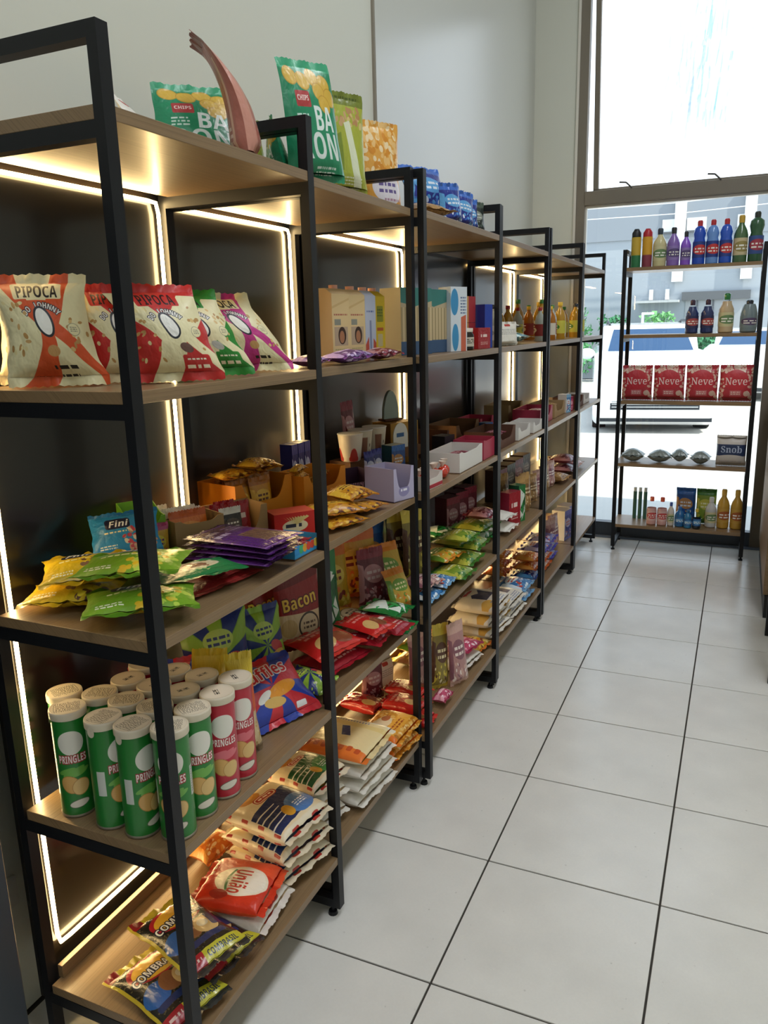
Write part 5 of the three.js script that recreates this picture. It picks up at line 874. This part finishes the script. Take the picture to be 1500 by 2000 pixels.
{ // second board from the top, fourth to sixth units
  const G = 'bottles on the farther units';
  const oil = mat(0xb98a22, 0.12, { clearcoat: 0.6 }), clear = mat(0xb4bab0, 0.1, { clearcoat: 0.6 }), amber = mat(0xa8661a, 0.12), capG = mat(0x2f7a2c, 0.4), capR = mat(0xa8281e, 0.4), capK = mat(0x1a1c22, 0.4), capY = mat(0xe2b82c, 0.4);
  const slim = (m, cap, h0, r0, label, x, z, lab, h = h0 * 0.86, r = r0 * 0.9) => put(bottle(m, cap, [[0, 0], [r, 0], [r, h * 0.6], [r * 0.8, h * 0.72], [r * 0.36, h * 0.84], [r * 0.36, h * 0.92]], [[r * 0.42, h * 0.9], [r * 0.42, h], [0, h]], lab, h * 0.15, h * 0.5, r + 0.0006), 'bottle', label, 'bottle', G, x, Y4, z, rr(0, 90));
  const lab = (k, a, b) => card('blabel' + k, 128, 64, (c, w, h) => { fill(c, a, 0, 0, w, h); oval(c, b, 64, 32, 44, 20); print(c, '#f0ece0', 30, 24, 70, 2, 8); });
  slim(clear, capK, 0.2, 0.03, 'clear bottle with a dark cap, nearest on the fourth unit', -0.06, -1.77, lab(1, '#d8d4cc', '#a8a49c'));
  put(bag(whiteFilm, 0.13, 0.1, 0.05, { kind: 'stand', k: 2, wrinkle: 0.014 }), 'white_bag', 'small white bag lying before the clear bottle', 'bag', G, -0.03, Y4, -1.87, 60);
  put(bag(loudFilm('teal', '#1f6a6a', '#174a4c', '#4a9a94', '#c8e0d8'), 0.26, 0.2, 0.06, { flat: true, k: 3 }), 'teal_pack', 'dark teal pack lying flat on the fourth unit', 'pack', G, -0.12, Y4, -2.15, 80);
  put(bag(darkFilm, 0.2, 0.16, 0.04, { flat: true, k: 4 }), 'teal_pack', 'dark pack lying over the teal one', 'pack', G, -0.14, Y4 + 0.061, -2.15, 70);
  { const g = group(); part(g, 'tub', lathe([[0, 0], [0.032, 0], [0.034, 0.05], [0.03, 0.06]], 20), capY); part(g, 'lid', lathe([[0.034, 0.058], [0.034, 0.07], [0, 0.072]], 20), mat(0xe6d8a8, 0.4)); put(g, 'yellow_tub', 'small yellow tub with a pale lid', 'tub', G, -0.29, Y4, -2.3); }
  for (let i = 0; i < 3; i++) slim(oil, capR, 0.19 + 0.012 * i, 0.032, 'yellow sauce bottle with a red cap, ' + ['nearest', 'middle', 'farthest'][i] + ' of three by the strip', -0.26 + i * 0.02, -2.42 - (i === 2 ? 0.155 : 0.075 * i), lab(2, '#a8281e', '#e2b82c'));
  const row5 = [[clear, capR, 0.2, 0.03, 'clear vinegar bottle with a red cap'], [oil, capG, 0.25, 0.036, 'oil bottle with a green cap'], [amber, capY, 0.21, 0.032, 'brown bottle with a yellow cap'], [clear, capG, 0.22, 0.03, 'clear bottle with a green cap'], [oil, capY, 0.24, 0.036, 'tall golden oil bottle'], [clear, capK, 0.2, 0.032, 'clear bottle with a black cap']];
  row5.forEach(([m, c, h, r, l], i) => slim(m, c, h, r, l + ' in front on the fifth unit', -0.07 - (i % 2) * 0.02, -2.66 - i * 0.125, lab(3 + i % 3, ['#8a2a24', '#c8c24a', '#d8d0c0'][i % 3], ['#e8d9b0', '#3f7a2c', '#7a2a2a'][i % 3])));
  row5.forEach(([m, c, h, r, l], i) => slim(m, c, h * 1.02, r, l + ' in the back row of the fifth unit', -0.2 - (i % 2) * 0.03, -2.7 - i * 0.12, lab(3 + (i + 1) % 3, '#c8c24a', '#7a2a2a')));
  slim(oil, capK, 0.24, 0.04, 'large pale oil bottle with a black cap on the last unit', -0.07, -3.62, lab(4, '#e8e6da', '#b8b26a'));
  slim(clear, capK, 0.25, 0.04, 'large clear bottle with a black cap on the last unit, by the window', -0.08, -3.8, lab(4, '#efece0', '#8a8444'));
  slim(oil, capG, 0.22, 0.036, 'oil bottle with a green cap on the last unit', -0.16, -3.7, lab(4, '#e8e6da', '#b8b26a'));
}
{ // second board from below, third to sixth units
  const G = 'packs on the farther units', up = (m, w, h, d, x, z, yaw, label, k = 1, pitch = 0) => put(bag(m, w, h, d, { kind: 'stand', k, wrinkle: 0.014 }), 'snack_bag', label, 'snack bag', G, x, Y2, z, yaw, pitch);
  const fl = (m, w, h, d, x, z, y, yaw, label, k = 1) => put(bag(m, w, h, d, { flat: true, k, wrinkle: 0.013 }), 'snack_pack', label, 'pack', G, x, Y2 + y, z, yaw);
  fl(skyFilm, 0.14, 0.13, 0.04, -0.085, -0.96, 0, 86, 'blue and white pack at the edge of the third unit');
  fl(skyFilm, 0.14, 0.13, 0.04, -0.08, -1.1, 0, 92, 'blue and white pack next along the edge of the third unit', 2);
  fl(roseFilm, 0.14, 0.13, 0.04, -0.1, -1.0, 0.042, 80, 'pinkish white pack lying over the blue and white ones', 3);
  fl(orangeFilm, 0.09, 0.08, 0.05, -0.215, -1.26, 0, 84, 'orange pack beside the blue and white ones', 4);
  fl(leafFilm, 0.16, 0.16, 0.05, -0.09, -1.25, 0, 88, 'yellow green pack at the edge, nearest of the green ones', 5);
  fl(leafFilm, 0.2, 0.16, 0.05, -0.09, -1.42, 0, 90, 'yellow green pack at the edge, middle of the green ones', 6);
  fl(leafFilm, 0.2, 0.16, 0.05, -0.1, -1.56, 0, 92, 'yellow green pack at the edge, farthest of the green ones', 7);
  fl(leafFilm, 0.2, 0.16, 0.05, -0.14, -1.48, 0.052, 86, 'yellow green pack lying on top of the green ones', 8);
  fl(goldFilm2, 0.18, 0.15, 0.045, -0.14, -1.3, 0.052, 84, 'pale yellow pack lying on the nearest green pack', 9);
  up(darkFilm, 0.13, 0.24, 0.05, -0.3, -1.25, 64, 'dark olive pack standing at the back of the third unit');
  up(darkFilm, 0.13, 0.23, 0.05, -0.31, -1.38, 64, 'dark grey pack standing beside the olive one', 2);
  up(greenFoil, 0.14, 0.22, 0.05, -0.3, -1.5, 64, 'green foil pack standing at the back of the third unit', 3, -10);
  fl(greenFoil, 0.2, 0.18, 0.05, -0.16, -1.8, 0, 86, 'green foil pack lying on the fourth unit', 3);
  fl(leafFilm, 0.2, 0.18, 0.05, -0.15, -1.8, 0.052, 84, 'lime pack lying on the green foil of the fourth unit', 4);
  fl(whiteFilm, 0.18, 0.16, 0.05, -0.1, -2.0, 0, 88, 'white pack lying on the fourth unit', 5);
  for (let i = 0; i < 3; i++) put(carton(maroonFilm, mat(0x4a1a26, 0.5), 0.1, 0.19, 0.07), 'dark_box', ['nearest', 'middle', 'farthest'][i] + ' dark red box standing at the back of the fourth unit', 'box', G, -0.3, Y2, -1.85 - i * 0.13, 72);
  put(carton(crimson, mat(0x8a1a30, 0.5), 0.1, 0.17, 0.06), 'dark_box', 'crimson box standing at the edge of the fourth unit', 'box', G, -0.08, Y2, -2.14, 72);
  put(carton(greenFoil, mat(0x1f5a3a, 0.5), 0.06, 0.185, 0.06), 'dark_box', 'slim green box beside the crimson one', 'box', G, -0.07, Y2, -2.24, 72);
  for (let i = 0; i < 3; i++) up(tanFilm, 0.1, 0.21, 0.05, -0.08 - (i === 2 ? 0.1 : 0), -2.34 - (i === 2 ? 0.04 : i * 0.1), 70, ['first', 'second', 'hindmost'][i] + ' brown pouch standing beside the slim green box', i);
  for (let i = 0; i < 4; i++) up(i % 2 ? roseFilm : tanFilm, 0.13, 0.16, 0.05, -0.1, -2.66 - i * 0.15, 74, ['nearest', 'second', 'third', 'last'][i] + ' tan pouch along the edge of the fifth unit', i);
  for (let i = 0; i < 4; i++) put(carton(i % 2 ? darkFilm : maroonFilm, brownCard, 0.13, 0.18, 0.08), 'dark_box', ['nearest', 'second', 'third', 'last'][i] + ' dark box at the back of the fifth unit', 'box', G, -0.3, Y2, -2.66 - i * 0.18, 84);
  fl(tanFilm, 0.2, 0.16, 0.06, -0.1, -3.28, 0, 88, 'tan pack lying at the far end of the fifth unit', 3);
  for (let i = 0; i < 3; i++) fl(i % 2 ? roseFilm : maroonFilm, 0.2, 0.18, 0.06, -0.12, -3.6 - (i % 2) * 0.2, i === 2 ? 0.065 : 0, 90, ['lower', 'farther', 'upper'][i] + ' wine coloured pack on the last unit', i);
}
{ // more packs filling the lower boards of the third and fourth units
  const more = (m, w, h, d, x, y, z, yaw, name, label, kind = 'pillow', k = 1) => put(bag(m, w, h, d, { flat: true, kind, k, wrinkle: 0.014 }), name, label, 'pack', 'packs filling the lower boards', x, y, z, yaw);
  more(goldFilm, 0.15, 0.14, 0.05, -0.09, Y1, -1.6, 84, 'corn_pack', 'golden pack at the edge of the third bottom board');
  more(oliveFilm, 0.16, 0.15, 0.05, -0.28, Y1, -1.36, 80, 'corn_pack', 'olive pack at the back of the third bottom board');
  more(goldFilm2, 0.16, 0.15, 0.045, -0.27, Y1 + 0.06, -1.36, 74, 'corn_pack', 'pale yellow pack lying over the olive one', 'pillow', 3);
  more(greenFoil, 0.18, 0.16, 0.05, -0.3, Y2, -1.62 - 0.1, 80, 'foil_pack', 'green foil pack at the back of the fourth unit', 'pillow', 2);
  more(leafFilm, 0.15, 0.14, 0.045, -0.07 - 0.02, Y2 + 0.11, -1.4, 92, 'foil_pack', 'yellow green pack topmost of the pile on the third unit', 'pillow', 4);
  more(whiteFilm, 0.16, 0.14, 0.045, -0.1, Y2 + 0.056, -2.0, 84, 'foil_pack', 'white pack lying over the other white one on the fourth unit', 'pillow', 5);
  more(maroonFilm, 0.16, 0.14, 0.05, -0.12, Y2 + 0.11, -1.8, 88, 'foil_pack', 'wine coloured pack on the lime one of the fourth unit', 'pillow', 6);
}
{ // bottom boards, third to sixth units
  const G = 'packs on the farther bottom boards', fl = (m, w, h, d, x, z, y, yaw, name, label, cat, k = 1, kind = 'brick') => put(bag(m, w, h, d, { flat: true, kind, k, wrinkle: 0.012 }), name, label, cat, G, x, Y1 + y, z, yaw);
  for (let i = 0; i < 3; i++) put(bag(i === 1 ? oliveFilm : roseFilm, 0.1, 0.27, 0.05, { kind: 'stand', k: i }), 'grain_pouch', ['grey brown pouch nearest the red coffee', 'grey olive pouch with a yellow top', 'grey brown pouch at the board edge'][i] + ', standing on the third bottom board', 'pouch', G, [-0.16, -0.1, -0.05][i], Y1, [-1.12, -1.17, -1.24][i], 62, 0, [4, -3, 6][i]);
  fl(pinkFilm, 0.1, 0.06, 0.05, -0.042, -1.06, 0, 88, 'pink_pack', 'pink pack lying at the edge before the standing pouches', 'pack', 1, 'pillow');
  fl(whiteFilm, 0.2, 0.15, 0.05, -0.1, -1.44, 0, 84, 'flour_bag', 'pale flour bag under the bright red pack', 'flour bag', 2);
  fl(pinkFilm, 0.18, 0.14, 0.05, -0.1, -1.44, 0.052, 80, 'red_pack', 'bright red pack lying on the pale flour bag', 'pack', 3, 'pillow');
  fl(goldFilm, 0.2, 0.18, 0.06, -0.24, -1.52, 0, 76, 'corn_bag', 'golden bag lying behind the bright red pack', 'bag', 4, 'pillow');
  for (let i = 0; i < 3; i++) fl(flourFilm, 0.26, 0.22, 0.055, -0.12, -1.82, i * 0.057, 84 + i * 3, 'flour_bag', ['lowest', 'middle', 'topmost'][i] + ' white flour bag with a navy print', 'flour bag', i);
  for (let i = 0; i < 2; i++) fl(flourFilm, 0.24, 0.2, 0.055, -0.1, -2.06, i * 0.057, 88, 'flour_bag', ['lower', 'upper'][i] + ' white flour bag with a red patch', 'flour bag', i + 3);
  for (let i = 0; i < 2; i++) fl(skyFilm, 0.2, 0.18, 0.05, -0.1, -2.32, i * 0.052, 88, 'blue_pack', ['lower', 'upper'][i] + ' blue and white pack at the end of the fourth bottom board', 'pack', i, 'pillow');
  for (let i = 0; i < 3; i++) for (let j = 0; j < 2; j++) fl(j === 0 && i === 0 ? indigoFilm : orangeFilm, 0.17, 0.15, 0.05, -0.12 - j * 0.17, -2.66, i * 0.052, 90, 'pasta_pack', ['lowest', 'middle', 'topmost'][i] + (j ? ' orange pack at the back, nearest on the fifth board' : ' pack at the edge, nearest on the fifth board'), 'pack', i + j, 'pillow');
  for (let i = 0; i < 3; i++) fl(i === 2 ? violetFilm : orangeFilm, 0.2, 0.17, 0.05, -0.12, -2.87, i * 0.052, 90, 'pasta_pack', ['lowest orange', 'middle orange', 'topmost violet'][i] + ' pack of the second pile on the fifth board', 'pack', i, 'pillow');
  for (let i = 0; i < 3; i++) fl(violetFilm, 0.2, 0.17, 0.05, -0.13, -3.08, i * 0.052, 92, 'pasta_pack', ['lowest', 'middle', 'topmost'][i] + ' violet blue pack of the third pile on the fifth board', 'pack', i + 3, 'pillow');
  for (let i = 0; i < 2; i++) put(bag(roseFilm, 0.16, 0.21, 0.07, { kind: 'stand', k: i }), 'rose_pouch', ['nearer', 'farther'][i] + ' pinkish pouch standing on the fifth bottom board', 'pouch', G, -0.11, Y1, -3.24 - i * 0.12, 76);
  for (let i = 0; i < 2; i++) put(carton(violetFilm, whiteCard, 0.12, 0.2, 0.09), 'violet_box', ['nearer', 'farther'][i] + ' pale violet box standing on the last bottom board', 'box', G, -0.11, Y1, -3.57 - i * 0.15, 80);
}
{ // the unit across the window: cleaning goods
  const ZS = -4.2, lab = (k, a, b, c2 = '#f2efe6') => card('clabel' + k, 192, 96, (c, w, h) => { fill(c, a, 0, 0, w, h); for (const x of [48, 144]) { oval(c, b, x, 48, 40, 30); print(c, c2, x - 28, 38, 56, 2, 12); } });
  const spray = (m, cap, r, h, label, x) => put(bottle(m, cap, [[0, 0], [r * 0.96, 0], [r, 0.006], [r, h * 0.78], [r * 0.9, h * 0.8]], [[r * 0.96, h * 0.79], [r * 0.96, h * 0.9], [r * 0.6, h * 0.97], [r * 0.5, h], [0, h]]), 'spray_can', label, 'spray can', 'spray cans', x, Y5, ZS);
  const grad = (k, cols) => card('spray' + k, 64, 256, (c, w, h) => cols.forEach((q, i) => fill(c, q, 0, i * h / cols.length, w, h / cols.length + 1)));
  spray(grad(1, ['#8a8a2a', '#c9a83a', '#2f7a4a', '#2a8a7a', '#2a8a7a']), mat(0x16181c, 0.4), 0.031, 0.25, 'green and yellow spray can with a black top', 0.209);
  spray(grad(2, ['#c8962a', '#d8a02a', '#8a3a4a', '#4a3a6a', '#3a3a5a']), mat(0xb81f2c, 0.35), 0.032, 0.248, 'yellow and purple spray can with a red top', 0.281);
  const flask = (m, cap, r, h, label, x, y, lm, o = {}) => put(bottle(m, cap, o.p ?? [[0, 0], [r * 0.9, 0], [r, 0.008], [r, h * 0.58], [r * 0.85, h * 0.68], [r * 0.42, h * 0.8], [r * 0.36, h * 0.86]], [[r * 0.42, h * 0.84], [r * 0.44, h * 0.97], [r * 0.34, h], [0, h]], lm, h * 0.16, h * 0.52, r + 0.0007), 'bottle', label, 'bottle', 'cleaning bottles', x, y, o.z ?? ZS, o.yaw ?? -72);
  const PLASTIC = c => mat(c, 0.25, { clearcoat: 0.4 });
  flask(PLASTIC(0xd2c896), PLASTIC(0x2a3a4a), 0.043, 0.245, 'cream coloured detergent bottle on the window unit', 0.36, Y5, lab(1, '#cfc79a', '#6a8a5a'));
  flask(PLASTIC(0x8a6ab8), PLASTIC(0x1c1c24), 0.04, 0.245, 'purple detergent bottle beside the cream one', 0.445, Y5, lab(2, '#8f78b8', '#5a4a7a'));
  flask(PLASTIC(0x8f5ad0), PLASTIC(0x1c1c24), 0.032, 0.215, 'smaller violet bottle beside the purple one', 0.517, Y5, lab(2, '#a88ad8', '#7a5ac0'));
  const blueP = (r, h) => [[0, 0], [r * 0.92, 0], [r, 0.01], [r, h * 0.5], [r * 0.86, h * 0.6], [r, h * 0.7], [r * 0.8, h * 0.82], [r * 0.36, h * 0.88]];
  [[0.602, 0x1f4fc0, 'leftmost of three blue cleaner bottles with red caps', '#28408a', '#c83a3a'], [0.682, 0x6a96d8, 'paler middle one of three blue cleaner bottles', '#8aa8dc', '#d04a4a'], [0.762, 0x2456c4, 'rightmost of three blue cleaner bottles with red caps', '#3a62c0', '#c03a3a']].forEach(([x, c, l, a, b], i) => flask(PLASTIC(c), PLASTIC(0xb8202c), 0.0385, 0.276, l, x, Y5, lab(4, a, b), { p: blueP(0.0385, 0.276) }));
  flask(PLASTIC(0x4a6a44), PLASTIC(0xc8a038), 0.0425, 0.29, 'green bottle with a yellow cap and cream label', 0.848, Y5, lab(8, '#cdbd96', '#9a8a50'));
  flask(PLASTIC(0x2f5a3c), PLASTIC(0x16221a), 0.0435, 0.305, 'dark green bottle with a black cap by the post', 0.937, Y5, lab(9, '#3a5490', '#a83a4a'), { p: [[0, 0], [0.04, 0], [0.0435, 0.01], [0.0435, 0.14], [0.034, 0.18], [0.0435, 0.22], [0.04, 0.25], [0.016, 0.27], [0.014, 0.275]] });
  const soft = (r, h) => [[0, 0], [r * 0.95, 0], [r, 0.01], [r, h * 0.6], [r * 0.7, h * 0.72], [r * 0.62, h * 0.8]];
  for (const [i, x] of [0.588, 0.682].entries()) flask(PLASTIC(0x28386a), PLASTIC(0x3a1c3a), 0.0405, 0.216, ['left one', 'right one'][i] + ' of two navy softener bottles', x, Y4, lab(10, '#2a3058', '#a84a4a'), { p: soft(0.0405, 0.216) });
  flask(PLASTIC(0xc8b08c), PLASTIC(0x1f7a3c), 0.047, 0.25, 'beige bottle with a green cap below the blue ones', 0.795, Y4, lab(1, '#c4ae8a', '#5a7a4a'), { p: soft(0.047, 0.25) });
  flask(PLASTIC(0x7a8a90), PLASTIC(0x1c2434), 0.051, 0.203, 'squat grey bottle with a dark cap by the post', 0.93, Y4, lab(12, '#76868c', '#5a4a6a'), { p: [[0, 0], [0.046, 0], [0.051, 0.012], [0.051, 0.12], [0.04, 0.165], [0.034, 0.178]] });
  ['leftmost', 'second', 'third', 'rightmost'].forEach((n, i) => put(bag(tissueFilm, 0.2, 0.235, 0.1, { kind: 'brick', k: i, wrinkle: 0.006 }), 'tissue_pack', n + ' red tissue pack of four in a row', 'tissue pack', 'red tissue packs', 0.262 + i * 0.2075, Y3, -4.17, 0));
  { const g = bag(towelFilm, 0.185, 0.205, 0.105, { kind: 'brick', k: 2, wrinkle: 0.005 }); for (const s of [-1, 1]) part(g, 'paper_roll', new THREE.CylinderGeometry(0.042, 0.042, 0.006, 24), mat(0xd8d2c8, 0.8), s * 0.045, 0.197, 0); put(g, 'paper_towels', 'white pack of two paper rolls with a navy band', 'paper towels', undefined, 0.888, Y2, -4.17, 0); }
  const DOME = mat(0x87928f, 0.25, { clearcoat: 0.5, bumpMap: crinkle, bumpScale: 0.004 });
  const blister = (x, w, label, c, k) => put(bag(DOME, w, 0.13, 0.09, { flat: true, k, wrinkle: 0.016 }), 'sponge_pack', label, 'sponge pack', 'sponge packs on the window unit', x, Y2, -4.19, 0);
  blister(0.255, 0.17, 'grey green sponge pack nearest the left post', darkFilm, 1); blister(0.435, 0.17, 'domed grey sponge pack beside it', darkFilm, 2); blister(0.545, 0.12, 'small crumpled grey pack next to the domed one', darkFilm, 3); blister(0.7, 0.14, 'flat grey pack before the paper rolls', darkFilm, 4);
  // bottom board
  for (let i = 0; i < 3; i++) { const g = group(); part(g, 'tube_body', new THREE.CylinderGeometry(0.013, 0.013, 0.2, 14), mat(0x3a6a58, 0.4), 0, 0.1, 0); part(g, 'tube_cap', new THREE.CylinderGeometry(0.011, 0.011, 0.03, 14), mat(0xdfe6e2, 0.4), 0, 0.215, 0); put(g, 'tube', ['leftmost', 'middle', 'rightmost'][i] + ' of three slim green tubes', 'tube', 'slim green tubes', 0.272 + i * 0.036, Y1, -4.3); }
  for (let i = 0; i < 2; i++) flask(PLASTIC(0xd8a8a0), PLASTIC(0xd8583a), 0.033, 0.2, ['left', 'right'][i] + ' pink bottle with a big coral cap', 0.405 + i * 0.07, Y1, lab(13, '#dcb8b0', '#c84a4a'), { p: [[0, 0], [0.031, 0], [0.033, 0.01], [0.033, 0.11], [0.031, 0.12]], z: -4.15 });
  flask(PLASTIC(0xd8d0c4), PLASTIC(0x3a5aa8), 0.023, 0.168, 'small white bottle with a blue cap', 0.533, Y1, lab(1, '#d4ccc0', '#a8785a'), { z: -4.15 });
  flask(PLASTIC(0x2a6aa0), PLASTIC(0x2a6ab0), 0.032, 0.14, 'short blue bottle on the bottom board', 0.592, Y1, lab(15, '#2a6098', '#5a9ac8'), { z: -4.15 });
  flask(PLASTIC(0x2a7aa8), PLASTIC(0x1f5a88), 0.026, 0.128, 'tiny blue bottle in front', 0.647, Y1, lab(15, '#c8b8a8', '#a86a4a'), { z: -4.12 });
  flask(PLASTIC(0x232a30), PLASTIC(0xd8b83a), 0.027, 0.14, 'dark roll-on bottle with a yellow dome cap', 0.7, Y1, lab(15, '#2a3038', '#6a6a5a'), { z: -4.12, p: [[0, 0], [0.025, 0], [0.027, 0.01], [0.027, 0.07], [0.026, 0.075]] });
  for (let i = 0; i < 2; i++) put(bag(i ? leafFilm : blueFilm, 0.13, 0.25, 0.07, { kind: 'brick', k: i }), 'wipe_pack', i ? 'green topped pack standing behind the small bottles' : 'blue pack standing behind the small bottles', 'pack', undefined, 0.62 + i * 0.125, Y1, -4.28, 0);
  flask(PLASTIC(0xc8cac8), PLASTIC(0xd8dcda), 0.037, 0.21, 'white bottle between the small ones and the gold ones', 0.79, Y1, lab(1, '#c4c8c8', '#8a8f98'), { z: -4.2 });
  for (let i = 0; i < 2; i++) flask(PLASTIC(0xc0963c), PLASTIC(0xd2a84a), 0.039, 0.272, ['left', 'right'][i] + ' of two gold shampoo bottles', 0.868 + i * 0.084, Y1, lab(19, '#c49a40', '#a85a2a'), { z: -4.2 });
}
renderer.render(scene, camera);
